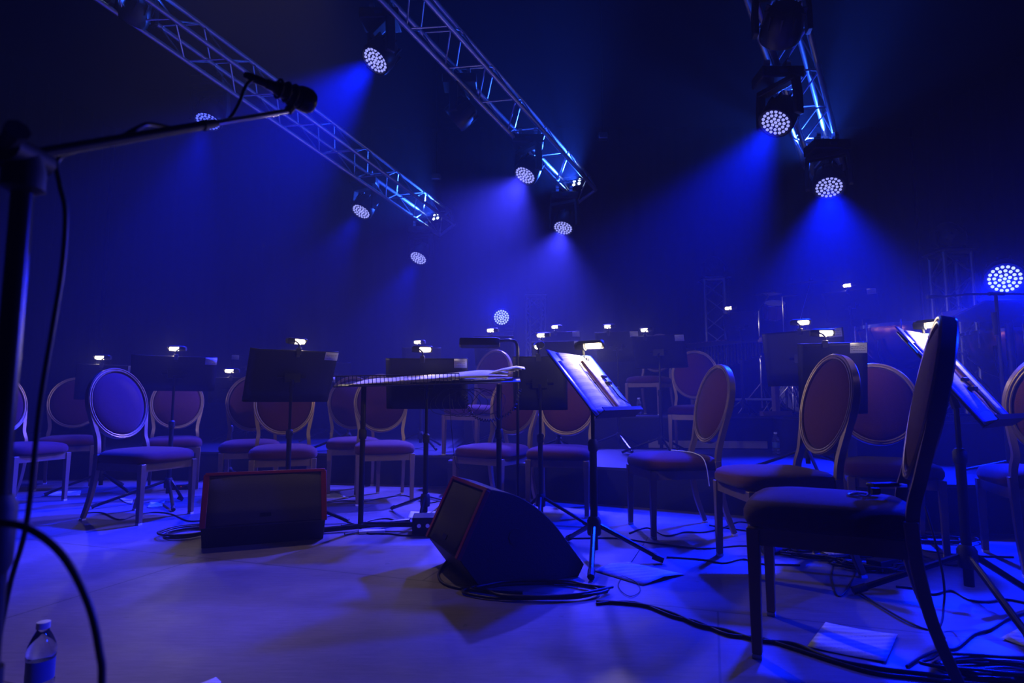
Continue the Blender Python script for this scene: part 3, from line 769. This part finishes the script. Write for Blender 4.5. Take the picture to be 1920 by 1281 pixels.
head(788, 477, 8.9, 62, 50, 'wash light at the lower end of the far left truss', energy=E_HEAD * .55, ang=44)
head(1461, 219, 5.15, 58, 40, 'bright wash light in the middle of the right truss', energy=E_HEAD * 1.6, ang=48)
head(1554, 342, 5.9, 92, 37, 'wash light at the lower end of the right truss', energy=E_HEAD * 2.0, ang=56)
moving_head((4.6, 1.35, 2.7), (-3.4, .65, -2.7), 'added wash light on the right, unseen beyond the edge of the picture', energy=E_HEAD * .55, ang=46, hang=False)  # added side lamp that brightens the right foreground floor and its sheets
t = thing('light_pole', 'added dark pole carrying the unseen wash light beyond the right edge of the picture', 'stand', (4.6, 1.35, 0))  # pole added to hold the unseen side lamp
MB().tube([(0, 0, 0), (0, 0, 2.38)], .03, 12).build('pole', 'black_steel', t)
MB().lathe([(.17, 0), (.17, .02), (.04, .03)], 20).build('base', 'black_steel', t)
moving_head(W(1466, 52, 4.5), (.15, .85, -.45), 'big dark unlit wash light covering the right truss near the top edge', on='lens_off')
moving_head(W(862, 215, 6.3), (-.75, .2, -.6), 'unlit wash light turned away under the centre truss', on='lens_off')
moving_head(W(250, 20, 5.6), (-.6, .4, -.7), 'unlit lamp in the dark top left corner by the far left truss', on='lens_off', drop=.25)
moving_head(tb + Vector((0, 0, .225)), (-.2, .6, .6), 'unlit wash light on top of the middle truss tower', hang=False, on='lens_off', drop=.16)
moving_head(tc_ + Vector((0, 0, .225)), (-.1, .7, .5), 'unlit wash light on top of the right truss tower', hang=False, on='lens_off', drop=.16)
def pole_light(px, py, D, d, label, plabel, energy, on='led_lens_hot', size=1.0, base=0.0):
    c = W(px, py, D)
    moving_head(c, d, label, hang=False, on='led_lens_bright', energy=energy, ang=46, size=size, drop=.22)
    t = thing('light_pole', plabel, 'stand', (c.x, c.y, base))
    hh = c.z - .322 * size - base
    MB().tube([(0, 0, .0), (0, 0, hh)], .03, 12).build('pole', 'black_steel', t)
    MB().box((0, 0, hh - .012), (.3, .3, .02)).build('plate', 'black_steel', t)
    MB().lathe([(.17, 0), (.17, .02), (.04, .03)], 20).build('base', 'black_steel', t)
mat('led_lens_bright', (.8, .8, .9), .3, emit=(.45, .56, 1.0, 1.5))
pole_light(941, 597, 9.6, (-.05, -.98, .05), 'small bright wash light facing us low at the centre', 'dark pole carrying the small centre wash light', E_HEAD * .35)
pole_light(1884, 518, 5.2, (-2.7, -3.1, -1.95), 'bright wash light facing us at the right edge', 'dark pole carrying the wash light at the right edge', E_HEAD * 1.4, base=R2)

# four-lens truss warmers shining back along each truss
def warmer(P, d, label, energy):
    d = Vector(d).normalized()
    t = thing('truss_uplight', label, 'stage light', P, 0, 'four lens lights inside the truss ends')
    q = d.to_track_quat('Z', 'Y').to_matrix().to_4x4()
    MB().box((0, 0, 0), (.15, .11, .09), q).build('housing', 'fixture_black', t, bevel=.008)
    le = MB()
    for a_ in (-1, 1):
        for b_ in (-1, 1): le.lathe([(.018, .044), (.018, .052), (.010, .058), (.001, .059)], 12, q @ Matrix.Translation((a_ * .04, b_ * .028, 0)))
    le.build('led_array', 'led_lens_hot', t)
    spot('uplight_beam', d * .07, d, energy, (.02, .09, 1), 90, .5, .04, t)
warmer(T1(8.88), T1(4.3) - T1(9.0) + Vector((0, 0, .1)), 'four lens light inside the lower end of the far left truss', E_TRUSS)
warmer(T2(8.05) , T2(3.9) - T2(8.15) + Vector((0, 0, .1)), 'four lens light inside the lower end of the centre truss', E_TRUSS * 1.2)
warmer(T3(6.6), T3(4.0) - T3(6.75), 'four lens light inside the lower end of the right truss', E_TRUSS * 1.2)
warmer(T1(5.35), T1(9.0) - T1(4.3), 'four lens light inside the upper part of the far left truss', E_TRUSS * .6)
for (px, py, D, lb) in ((818, 333, 9.5, 'small dim lamp box hanging in the dark between the two left trusses'), (1130, 256, 9.5, 'small dim lamp box hanging in the dark right of the centre truss')):
    P = W(px, py, D); t = thing('lamp_box', lb, 'stage light', P)
    MB().box((0, 0, 0), (.15, .12, .11)).build('housing', 'aluminium', t, bevel=.02)
    MB().tube([(0, 0, .05), (0, 0, 7.98 - P.z)], .012, 6).build('hanging_rod', 'black_steel', t)

# ------------------------------------------------------------------ percussion
def drum_stand(P, top, label, kind='chrome'):
    t = thing('drum_stand', label, 'stand', P)
    MB().tube([(0, 0, .08), (0, 0, top * .55)], .014, 10).build('lower_tube', kind, t)
    MB().tube([(0, 0, top * .5), (0, 0, top)], .009, 10).build('upper_tube', kind, t)
    MB().lathe([(.02, top * .55 - .03), (.022, top * .55), (.014, top * .55 + .02)], 10).build('clamp', kind, t)
    for k in range(3):
        a_ = k * 2 * PI / 3 + .4
        MB().tube([(0, 0, .38), (.15 * math.cos(a_), .15 * math.sin(a_), .2), (.28 * math.cos(a_), .28 * math.sin(a_), .012)], .008, 6).build('leg', kind, t)
    return t
def cymbal(C, r, tiltx, tilty, label, m='brass'):
    o = MB().lathe([(.004, .018), (.02, .016), (.038, .004), (.05, 0), (r * .6, -.012), (r, -.024), (r, -.0255), (r * .6, -.0135), (.05, -.0015), (.004, .016)], 40).build('cymbal', m)
    o.location = C; o.rotation_euler = (tiltx, tilty, 0); tag(o, label, 'cymbal'); return o
P = W(1430, 778, 7.1); P.z = R2
c1 = W(1430, 580, 7.1)
ds = drum_stand(P, c1.z - R2, 'chrome stand left of the drum kit with a slanted boom')
MB().tube([(-.10, 0, c1.z - R2 - .12), (.0, 0, c1.z - R2), (.16, 0, c1.z - R2 + .22)], .007, 8).build('boom', 'chrome', ds)
c2 = W(1466, 556, 7.0); P = Vector((c2.x, c2.y, R2))
ds = drum_stand(P, c2.z - R2, 'chrome stand with a short bar at the middle of the drum kit')
MB().tube([(-.02, 0, c2.z - R2), (.19, 0, c2.z - R2 + .02)], .010, 8).build('cross_bar', 'chrome', ds)
c3 = W(1485, 704, 6.65); drum_stand(Vector((c3.x, c3.y, R2)), c3.z - R2, 'short chrome stand right of the middle one in the drum kit')
c4 = W(1521, 527, 7.5); P = Vector((c4.x - .25, c4.y, R2))
ds = drum_stand(P, .95, 'boom stand that carries the wide cymbal')
MB().tube([(0, 0, .90), (.25, 0, c4.z - R2 + .03)], .008, 8).build('boom', 'chrome', ds)
for a_, b_ in (((.06, 1.15), (-.05, .9)), ((.12, 1.2), (.18, .98))):
    MB().tube([(a_[0], 0, a_[1]), (b_[0], 0, b_[1])], .005, 6).build('brace', 'chrome', ds)
cymbal(c4, .30, .12, -.05, 'wide crash cymbal above the drum kit')
c5 = W(1440, 548, 7.1); cymbal(c5, .15, .05, 0, 'small cymbal on the slanted boom at the left of the drum kit')
c6 = W(1616, 579, 7.1); cymbal(c6, .13, -.02, -.06, 'thin cymbal seen edge-on right of the drum kit')
drum_stand(Vector((c6.x, c6.y, R2)), c6.z - R2, 'thin stand carrying the edge-on cymbal', 'black_steel')
# kick and tom
def drum(C, r, L, axis, label, shell='rosewood'):
    t = thing('drum', label, 'drum', C); q = Vector(axis).to_track_quat('Z', 'Y').to_matrix().to_4x4()
    MB().lathe([(r * .98, -L / 2), (r, -L / 2), (r, L / 2), (r * .98, L / 2)], 32, q).build('shell', shell, t)
    for s_ in (-1, 1):
        MB().lathe([(.001, 0), (r * .97, 0), (r * .97, s_ * .002), (.001, s_ * .003)], 32, q @ Matrix.Translation((0, 0, s_ * (L / 2 + .001)))).build('drum_head', 'drum_head', t)
        MB().tube([q @ Vector(((r + .006) * math.cos(a_), (r + .006) * math.sin(a_), s_ * L / 2)) for a_ in [2 * PI * k / 32 for k in range(32)]], .009, 6, closed=True).build('hoop', 'chrome', t)
    for k in range(8):
        a_ = 2 * PI * k / 8
        MB().tube([q @ Vector(((r + .014) * math.cos(a_), (r + .014) * math.sin(a_), z_)) for z_ in (-L / 2, L / 2)], .004, 5).build('tension_rod', 'chrome', t)
    return t
t_ = W(1452, 582, 7.25); 
drum(t_, .12, .18, (-.1, -.45, .9), 'tom drum tilted behind the left chrome stands')
k_ = W(1500, 735, 7.7); k_.z = R2 + .281; drum(k_, .27, .40, (-.3, -.95, 0), 'bass drum low behind the chrome stands', 'black_paint')

# xylophone
X0 = W(1368, 640, 7.3); t = thing('xylophone', 'dark bar instrument on a frame right of the middle truss tower', 'percussion', (X0.x, X0.y, R2), math.radians(-62))
zz = X0.z - R2
for k in range(22):
    L = .36 - .009 * k
    MB().box((-.55 + k * .052, 0, zz), (.042, L, .018)).build('bar', 'rosewood', t, bevel=.003)
for s_ in (-1, 1):
    MB().tube([(-.62, s_ * .20, zz - .03), (.62, s_ * .10, zz - .03)], 1, rect=(.05, .02), ref=(0, 0, 1)).build('rail', 'black_paint', t)
for k in range(22):
    MB().tube([(-.55 + k * .052, 0, zz - .03), (-.55 + k * .052, 0, zz - .46 + .014 * k)], .018, 10).build('resonator', 'black_steel', t)
for a_ in (-.62, .62):
    MB().box((a_, 0, (zz - .05) / 2 + .02), (.05, .07, zz - .09)).build('leg', 'wood', t)
    MB().box((a_, 0, zz - .05), (.05, .44, .05)).build('end_rail', 'wood', t)
    MB().box((a_, 0, .025), (.05, .48, .05)).build('foot', 'wood', t)
MB().tube([(-.62, 0, .18), (.62, 0, .18)], .015, 8).build('stretcher', 'aluminium', t)

# kettledrums
def timpano(px, py, D, r, label):
    top = W(px, py, D); t = thing('kettledrum', label, 'drum', (top.x, top.y, R2)); H = top.z - R2
    MB().lathe([(.06, H - r * 1.12), (r * .35, H - r * 1.08), (r * .65, H - r * .9), (r * .87, H - r * .6), (r * .96, H - r * .3), (r * .99, H - .05), (r * .99, H - .02)], 40).build('bowl', 'copper', t)
    MB().lathe([(.001, H + .003), (r * .96, H), (r, H - .01), (r, H - .02)], 40).build('drum_head', 'drum_head', t)
    MB().tube([(r * 1.03 * math.cos(a_), r * 1.03 * math.sin(a_), H - .012) for a_ in [2 * PI * k / 40 for k in range(40)]], 1, rect=(.03, .012), closed=True, ref=(0, 0, 1)).build('hoop', 'chrome', t)
    for k in range(8):
        a_ = 2 * PI * k / 8 + .2; c_, s_ = math.cos(a_), math.sin(a_)
        MB().tube([(r * 1.05 * c_, r * 1.05 * s_, H + .025), (r * 1.05 * c_, r * 1.05 * s_, H - .16)], .008, 6).build('tension_screw', 'chrome', t)
    for k in range(4):
        a_ = 2 * PI * k / 4 + .5; c_, s_ = math.cos(a_), math.sin(a_)
        MB().tube(spline([(r * 1.05 * c_, r * 1.05 * s_, H - .15), (r * 1.0 * c_, r * 1.0 * s_, H - r * .8), (.2 * c_, .2 * s_, .18), (r * .95 * c_, r * .95 * s_, .03)], 5), .014, 8).build('strut', 'black_steel', t)
    MB().lathe([(.20, .02), (.22, .03), (.20, .09), (.06, .14)], 20).build('base', 'black_paint', t)
timpano(1690, 612, 5.6, .36, 'copper kettledrum behind the nearest chair back, left of two')
timpano(1905, 622, 5.5, .40, 'copper kettledrum at the right edge')
# wide tray desk above the right kettledrum
P = W(1868, 585, 4.9); t = thing('tray_desk', 'wide flat desk with a white sheet in front of the right kettledrum', 'music stand', (P.x, P.y, R2), math.radians(8)); H = P.z - R2
q = Matrix.Translation((0, 0, H)) @ Matrix.Rotation(math.radians(-15), 4, 'X') 
MB().box((0, 0, 0), (.60, .40, .012), q).build('tray', 'black_paint', t)
MB().box((0, .195, .035), (.60, .012, .07), q).build('rim', 'black_paint', t)
MB().box((-.16, .19, .10), (.27, .012, .05), q @ Matrix.Rotation(-.18, 4, 'Y')).build('ledge', 'wood', t)
MB().tube([(0, 0, .04), (0, 0, H)], .014, 10).build('pole', 'black_steel', t)
MB().lathe([(.16, 0), (.16, .015), (.03, .03), (.014, .05)], 20).build('base', 'black_steel', t)
o = MB().box((0, -.01, .009), (.46, .30, .002), q).build('music_sheet', 'sheet_music'); o.location = (P.x, P.y, R2); o.rotation_euler = (0, 0, math.radians(8))
tag(o, 'white sheet lying on the wide tray desk at the right edge', 'sheet music')

# percussion microphone on a boom
P = W(1874, 640, 4.1); top = W(1872, 552, 4.1)
t = thing('microphone_stand', 'black boom stand rising in front of the right kettledrum', 'microphone stand', (P.x, P.y, R1))
H = top.z - R1
MB().tube([(0, 0, .05), (0, 0, H * .55)], .016, 10).build('lower_pole', 'black_paint', t)
MB().tube([(0, 0, H * .5), (0, 0, H)], .011, 10).build('upper_pole', 'black_paint', t)
MB().tube([(-.36, 0, H - .01), (-.2, 0, H + .005), (0, 0, H + .01), (.3, 0, H + .005)], .007, 8).build('boom', 'black_paint', t)
MB().tube([(-.05, 0, H + .01), (.06, 0, H + .01)], .014, 10).build('boom_clamp', 'black_rubber', t)
MB().tube([(-.02, 0, H - .12), (-.02, 0, H - .28)], [.02, .014], 10).build('clutch', 'black_rubber', t)
for k in range(3):
    a_ = k * 2 * PI / 3 + .2; MB().tube([(0, 0, .10), (.28 * math.cos(a_), .28 * math.sin(a_), .012)], .009, 6).build('leg', 'black_steel', t)
mm = W(1748, 560, 4.05); o = MB().tube([(0, 0, 0), (.05, 0, .004), (.12, 0, .006), (.125, 0, .006)], [.012, .012, .009, .006], 10).build('microphone', 'black_steel'); o.location = (P.x - .475, P.y, H + R1 - .014)
tag(o, 'thin black microphone at the tip of the boom by the kettledrums', 'microphone')

# ------------------------------------------------------------------ foreground microphone stand
topj = W(48, 292, .78)
t = thing('microphone_stand', 'out of focus black boom stand along the left edge in the foreground', 'microphone stand', (topj.x, topj.y, 0)); H = topj.z
MB().tube([(0, 0, .02), (0, 0, .30), (0, 0, .62)], .0165, 16).build('lower_pole', 'black_paint', t)
MB().tube([(0, 0, .6), (0, 0, H - .04)], .0125, 14).build('upper_pole', 'black_steel', t)
MB().lathe([(.0165, .57), (.021, .58), (.022, .65), (.016, .665)], 16).build('clutch', 'black_rubber', t)
MB().tube([(0, 0, .03), (0, 0, .46)], [.022, .021], 14).build('lower_sleeve', 'black_rubber', t)
be = W(540, 208, 1.22); bl = be - Vector((topj.x, topj.y, 0)); J = Vector((0, 0, H))
dv = (bl - J); bk_ = J - dv * .18
bo = MB().tube([bk_, J, J + dv * .60], .0075, 12).build('boom', 'black_paint', t)
MB().tube([J + dv * .58, bl], .0052, 10).build('boom_rod', 'chrome', bo)
MB().tube([bk_ - dv * .10, bk_], .021, 12).build('counterweight', 'black_rubber', bo)
MB().tube([J + dv * .57, J + dv * .63], [.0095, .007], 12).build('boom_collar', 'black_rubber', bo)
jt = MB(); jt.lathe([(.016, -.05), (.024, -.045), (.024, -.02), (.018, 0)], 14, Matrix.Translation(J)); jt.tube([J + Vector((0, -.03, 0)), J + Vector((0, .03, 0))], .018, 14); jt.tube([J + Vector((.0, -.03, 0)), J + Vector((.03, -.05, .012))], [.008, .014], 8)
jt.build('boom_clamp', 'black_rubber', t)
MB().tube([bl, bl + Vector((.006, .004, .010))], .009, 10).build('thread_tip', 'black_rubber', bo)
for k in range(3):
    a_ = k * 2 * PI / 3 + 2.2; lg = MB().tube([(0, 0, .12), (.30 * math.cos(a_), .30 * math.sin(a_), .016)], .010, 8).build('leg', 'black_steel', t)
    MB().tube([(.26 * math.cos(a_), .26 * math.sin(a_), .03), (.31 * math.cos(a_), .31 * math.sin(a_), .017)], .014, 8).build('foot', 'black_rubber', lg)
m0, m1 = W(478, 148, 1.16), W(574, 188, 1.24)
t = thing('microphone', 'black microphone at the tip of the foreground boom, top left', 'microphone', (m0 + m1) / 2)
C = (m0 + m1) / 2; a0, a1 = m0 - C, m1 - C; ax = (a1 - a0).normalized(); L = (a1 - a0).length
q = Matrix.Translation(a0) @ ax.to_track_quat('Z', 'Y').to_matrix().to_4x4()
MB().lathe([(.006, -.02), (.0085, -.01), (.0085, .022), (.010, .024), (.010, L * .34), (.0105, L * .36), (.0115, L * .40)], 18, q).build('plug', 'black_steel', t)
MB().lathe([(.0115, L * .36), (.014, L * .42), (.018, L * .72), (.022, L * .80), (.022, L * .84)], 20, q).build('body', 'black_paint', t)
MB().lathe([(.022, L * .84), (.0245, L * .86), (.026, L * .95), (.0255, L * 1.06), (.021, L * 1.13), (.008, L * 1.17), (.001, L * 1.175)], 20, q).build('head_grille', 'black_steel', t)
for z_ in (.45, .60, .74): MB().tube([q @ Vector(((.0155 + .006 * z_) * math.cos(k * PI / 8), (.0155 + .006 * z_) * math.sin(k * PI / 8), L * z_)) for k in range(16)], .0028, 6, closed=True).build('ring', 'black_rubber', t)
MB().tube([q @ Vector((0, 0, L * .62)), be - C + Vector((.006, .004, .012))], [.0185, .008], 12).build('holder', 'black_rubber', t)

def cable(pts, r, label, name='cable', n=8, m='cable_rubber', group=None):
    o = MB().tube(spline(pts, n), r, 8).build(name, m, sharp=80)
    return tag(o, label, 'cable', group)
cable([W(478, 147, 1.16), W(462, 160, 1.14), W(445, 200, 1.12), W(425, 226, 1.10), W(385, 240, 1.06), W(340, 243, 1.02), W(285, 233, .96), W(262, 238, .93), W(215, 262, .90), W(150, 280, .86), W(108, 300, .84), W(112, 345, .83), W(123, 400, .83), W(117, 500, .83), W(98, 620, .83), W(75, 760, .83), W(50, 980, .84), W(18, 1100, .86), W(-10, 1250, .9), W(-30, 1400, .95)], .0034, 'thin microphone cable wound on the boom and hanging beside the left pole')
pts = [W(-160, 1040, .66), W(-80, 985, .66), (W(0, 981, .66)), W(60, 995, .66), W(120, 1045, .66), W(165, 1130, .66), W(186, 1220, .66), W(190, 1300, .66)]
pts += [Vector((pts[-1].x, pts[-1].y, .28)), Vector((pts[-1].x, pts[-1].y + .02, .10)), Vector((pts[-1].x - .05, pts[-1].y, .006)), Vector((pts[-1].x - .3, pts[-1].y - .1, .006))]
cable(pts, .0042, 'thick black cable arching out of the left edge in the foreground')

# ------------------------------------------------------------------ cables on the floor
def fc(pp, r, label, z=None, closed=False, n=6):
    pts = [G(*p[:2], r + (p[2] if len(p) > 2 else 0)) for p in pp]
    o = MB().tube(spline(pts, n, closed), r, 8, closed=closed).build('cable', 'cable_rubber', sharp=80)
    return tag(o, label, 'cable')
main = [(1118, 1128), (1200, 1134), (1260, 1150), (1310, 1172), (1362, 1182), (1420, 1200), (1490, 1208), (1560, 1236), (1640, 1252), (1720, 1262), (1800, 1272), (1900, 1274), (1980, 1278)]
fc(main, .0065, 'thick cable snaking from the second wedge monitor to the lower right')
fc([(1118, 1132), (1190, 1130), (1262, 1156), (1306, 1166), (1364, 1190), (1422, 1196), (1488, 1216), (1562, 1240), (1640, 1262), (1724, 1272), (1800, 1280), (1900, 1290)], .0055, 'second thinner cable twisted along the thick one at lower right')
def loopfl(cx, cy, rx, ry, a0=0, a1=2 * PI, n_=14, rr=None, wob=.04):
    c = G(cx, cy); s = []
    for k in range(n_ + 1):
        a_ = a0 + (a1 - a0) * k / n_; w_ = 1 + (rr.uniform(-wob, wob) if rr else 0)
        s.append((c.x + rx * math.cos(a_) * w_, c.y + ry * math.sin(a_) * w_))
    return s
def coil(cx, cy, rx, ry, turns, r, label, seed=1, wob=.08, stack=.5):
    rr = random.Random(seed); pts = []; c = G(cx, cy); n_ = int(turns * 12)
    for k in range(n_ + 1):
        a_ = 2 * PI * k / 12; w_ = 1 + rr.uniform(-wob, wob) - .15 * math.sin(k * .07)
        pts.append(Vector((c.x + rx * math.cos(a_) * w_, c.y + ry * math.sin(a_) * w_, r + stack * 2 * r * k / 12)))
    o = MB().tube(spline(pts, 4), r, 7).build('cable_coil', 'cable_rubber', sharp=80); return tag(o, label, 'cable')
coil(352, 1003, .13, .14, 5, .0055, 'coil of cable lying left of the first wedge monitor', 2)
coil(1010, 1112, .30, .12, 3, .006, 'loops of cable lying in front of the second wedge monitor', 4, .12)
fc([(838, 1052), (822, 1078), (840, 1098), (900, 1108), (980, 1112)], .006, 'cable curling round the left foot of the second wedge monitor')
coil(1640, 1062, .17, .10, 7, .005, 'dark heap of cables under the nearest chair', 5, .35, .35)
coil(1545, 1042, .20, .09, 4, .005, 'bunch of cable ends under the front of the nearest chair', 8, .15, .4)
coil(1860, 1262, .16, .06, 5, .005, 'coiled cable in the bottom right corner', 11, .2)
coil(1760, 1015, .17, .10, 4, .004, 'thin coil of cable by the platform on the right', 12, .2)
rr = random.Random(21)
runs = [((1330, 985), (1900, 1045), 'thin cable running along the foot of the right platform'),
        ((1000, 1010), (1560, 1040), 'cable crossing the floor behind the open score stand'),
        ((1180, 1000), (1420, 985), 'cable lying under the edge-on chair'),
        ((600, 972), (830, 985), 'cable passing under the conductor stand'),
        ((560, 945), (840, 935), 'cable lying on the floor behind the conductor stand'),
        ((640, 985), (800, 1005), 'cable tangled at the base of the conductor stand'),
        ((1680, 1100), (1920, 1130), 'pair of cables running to the right edge past the stand foot'),
        ((160, 962), (385, 975), 'cable running from the large left chair to the first monitor'),
        ((1250, 1045), (1500, 1060), 'thin cable left of the nearest chair legs'),
        ((1700, 1250), (1920, 1150), 'cable curving up to the right edge at the bottom corner'),
        ((1600, 1000), (1800, 1060), 'cable passing behind the nearest chair seat')]
for (a_, b_, lb) in runs:
    n_ = 7; pp = [(a_[0] + (b_[0] - a_[0]) * k / n_, a_[1] + (b_[1] - a_[1]) * k / n_ + rr.uniform(-9, 9) * (0 < k < n_)) for k in range(n_ + 1)]
    fc(pp, .0045, lb)
fc([(1568, 1020), (1562, 1065), (1560, 1085), (1572, 1118), (1592, 1100), (1606, 1070)], .003, 'thin cord with a plug lying under the nearest chair')
cable([W(1735, 950, 2.2), W(1752, 1010, 2.15), W(1768, 1080, 2.12), W(1770, 1130, 2.12), G(1757, 1180, .006), G(1700, 1165, .006), G(1600, 1105, .006)], .004, 'cable drooping from the rear of the nearest chair')
cable([G(1215, 1008), G(1170, 1075, .004), G(1160, 1100, .004), G(1180, 1118, .004), G(1200, 1108, .004), G(1190, 1090, .006), G(1140, 1070, .006)], .0015, 'hair thin wire crossing the folded sheet on the floor')

# ------------------------------------------------------------------ papers, bottles, small things
def sheet(corners, label, name='music_sheet', curl=.004, m='sheet_music', fold=False):
    c = [G(x, y, .003) for x, y in corners]          # order: far-left, far-right, near-right, near-left
    P = []; n_ = 8
    for i in range(n_ + 1):
        q = i / n_; row = []
        for j in range(5):
            s_ = j / 4; p = (c[0] * (1 - q) + c[1] * q) * (1 - s_) + (c[3] * (1 - q) + c[2] * q) * s_
            p.z += curl * (abs(2 * q - 1) ** 2) * (1 if not fold else 0) + (fold * .014 * (1 - abs(2 * s_ - 1)) if fold else 0)
            row.append(p)
        P.append(row)
    o = MB().grid(P).build(name, m, solid=.0008); return tag(o, label, 'sheet music')
sheet([(1548, 1169), (1683, 1192), (1661, 1243), (1514, 1214)], 'printed sheet lying on the floor between the nearest chair legs')
sheet([(1178, 1054), (1284, 1077), (1205, 1098), (1112, 1070)], 'folded music sheet on the floor at the foot of the open score stand', fold=1)
sheet([(1530, 1030), (1700, 1045), (1672, 1058), (1572, 1052)], 'sheet on the floor seen under the nearest chair seat')
sheet([(1930, 1170), (1990, 1200), (1960, 1225), (1877, 1198)], 'sheet cut off by the right edge near the stand leg')
sheet([(405, 1270), (415, 1279), (395, 1310), (330, 1300)], 'sheet corner cut off by the bottom edge at left', curl=0)
sheet([(770, 960), (816, 960), (811, 972), (764, 973)], 'sheet lying under the tripod of the wide centre desk')
sheet([(100, 922), (152, 921), (150, 930), (78, 930)], 'sheet on the floor far left behind the left edge chair')
sheet([(222, 934), (250, 937), (247, 946), (232, 941)], 'small sheet on the floor under the large left chair')
sheet([(282, 942), (310, 940), (304, 950), (276, 952)], 'sheet scrap by the tripod foot right of the large left chair')
sheet([(606, 925), (626, 924), (654, 934), (604, 936)], 'sheet on the floor right beside the top of the first wedge monitor')
# booklet & pen on base of conductor stand
b0 = G(697, 999); o = MB().box((0, 0, .008), (.15, .06, .016)).build('booklet', 'white_card', bevel=.002); o.location = b0; o.rotation_euler = (0, 0, .25)
tag(o, 'small pale booklet lying at the base of the conductor stand', 'book')
b0 = G(664, 1002); t = thing('plastic_tube', 'small clear tube lying left of the booklet on the floor', 'tube', b0, .7)
MB().tube([(-.06, 0, .010), (.05, 0, .010)], .009, 10).build('tube', 'water_plastic', t)
MB().tube([(.05, 0, .010), (.075, 0, .010)], .010, 10).build('cap', 'bottle_cap', t)
# stage box
b0 = G(812, 998); t = thing('stage_box', 'low black connector box behind the second wedge monitor', 'box', b0, .1)
MB().box((0, 0, .05), (.24, .16, .10)).build('case', 'black_paint', t, bevel=.004)
for k in range(4):
    MB().tube([(-.08 + .05 * k, -.08, .055), (-.08 + .05 * k, -.087, .055)], .012, 10).build('socket', 'chrome', t)
# power block under chair with red led far left
b0 = G(338, 918); t = thing('power_strip', 'power strip with a tiny red light on the floor at left', 'power strip', b0, .1)
MB().box((0, 0, .02), (.22, .05, .04)).build('housing', 'black_rubber', t, bevel=.003)
MB().box((.02, -.026, .025), (.010, .004, .008)).build('light', 'red_led', t)
b0 = G(1655, 1068); t = thing('power_strip', 'black power block in the cable heap under the nearest chair', 'power strip', b0, .5)
MB().box((0, 0, .025), (.14, .07, .05)).build('housing', 'black_rubber', t, bevel=.004)
MB().tube([(.07, 0, .03), (.12, .03, .02)], .008, 8).build('plug_cable', 'cable_rubber', t)
for k, (x_, y_) in enumerate(((1493, 1036), (1500, 1041), (1522, 1024))):
    p = G(x_, y_, .012); o = MB().tube([(-.016, 0, 0), (.004, 0, 0), (.016, 0, 0)], [.009, .010, .006], 10).build('plug', 'wood'); o.location = p + Vector((0, 0, .03)); o.rotation_euler = (0, 0, .5 * k)
    tag(o, ('pale cable plug at the left end of the bunch', 'pale cable plug in the middle of the bunch', 'pale cable plug beside the chair leg')[k] + ' under the nearest chair', 'plug', 'plugs in the cable bunch')

def bottle(P, rz, label, lying=False, h=.21, r=.033):
    t = thing('water_bottle', label, 'bottle', P, rz)
    q = Matrix.Identity(4) if not lying else Matrix.Translation((0, 0, r)) @ Matrix.Rotation(PI / 2, 4, 'Y')
    prof = [(.004, .004), (r * .8, 0), (r, .01), (r, .03), (r * .94, .035), (r, .04), (r, h * .30), (r * .93, h * .32), (r * .93, h * .56), (r, h * .58), (r, h * .66), (r * .9, h * .74), (r * .62, h * .84), (.0135, h * .90), (.0135, h * .93)]
    b_ = MB().lathe(prof, 28, q).build('body', 'water_plastic', t)
    MB().lathe([(r * .95, h * .32), (r * .96, h * .33), (r * .96, h * .55), (r * .95, h * .56)], 28, q).build('wrapper', 'bottle_label', t)
    MB().lathe([(.0155, h * .92), (.0155, h * .995), (.013, h)], 20, q).build('cap', 'bottle_cap', t)
    return t
bottle(G(70, 1325), 0, 'water bottle standing in the bottom left corner')
bottle(Vector((W(1455, 838, 5.6).x, W(1455, 838, 5.6).y, R1)), 0, 'small water bottle on the platform by the beige strip')
bottle(G(1430, 1040), .3, 'clear bottle lying on the floor behind the front leg of the nearest chair', lying=True, h=.18, r=.028)
bottle(Vector((W(1195, 705, 6.9).x, 6.85, R2)), 0, 'slim bottle on the tall platform right of the open score', h=.2, r=.028)

# clip lamp lying on the nearest chair's seat
P = Vector((1.15, 1.93, .481))
t = thing('clip_lamp', 'small unlit clip lamp with wire lying on the nearest chair seat', 'lamp', P, .2)
MB().box((.03, 0, .035), (.095, .035, .012)).build('head', 'black_paint', t, bevel=.003)
MB().box((.095, 0, .03), (.035, .02, .010)).build('switch', 'white_card', t, bevel=.002)
MB().tube([(-.02, 0, .03), (-.022, 0, .004)], .0035, 6).build('arm', 'chrome', t)
MB().tube(spline([(-.022, -.004, .005), (-.06, -.02, .003), (-.085, .01, .003), (-.06, .04, .003), (-.02, .045, .003), (-.015, .02, .004)], 6), .003, 6).build('wire', 'chrome', t)
MB().tube([(.0, .02, .012), (.03, .02, .012)], .012, 10).build('clip', 'black_rubber', t)
# wire on the seat of the edge-on chair
o = cable([Vector((1.0, 3.80, .474)), Vector((1.05, 3.70, .475)), Vector((1.08, 3.60, .474)), Vector((1.10, 3.50, .455)), Vector((1.11, 3.46, .40)), Vector((1.12, 3.455, .3))], .003, 'thin pale wire trailing off the seat of the edge-on chair', m='white_card')
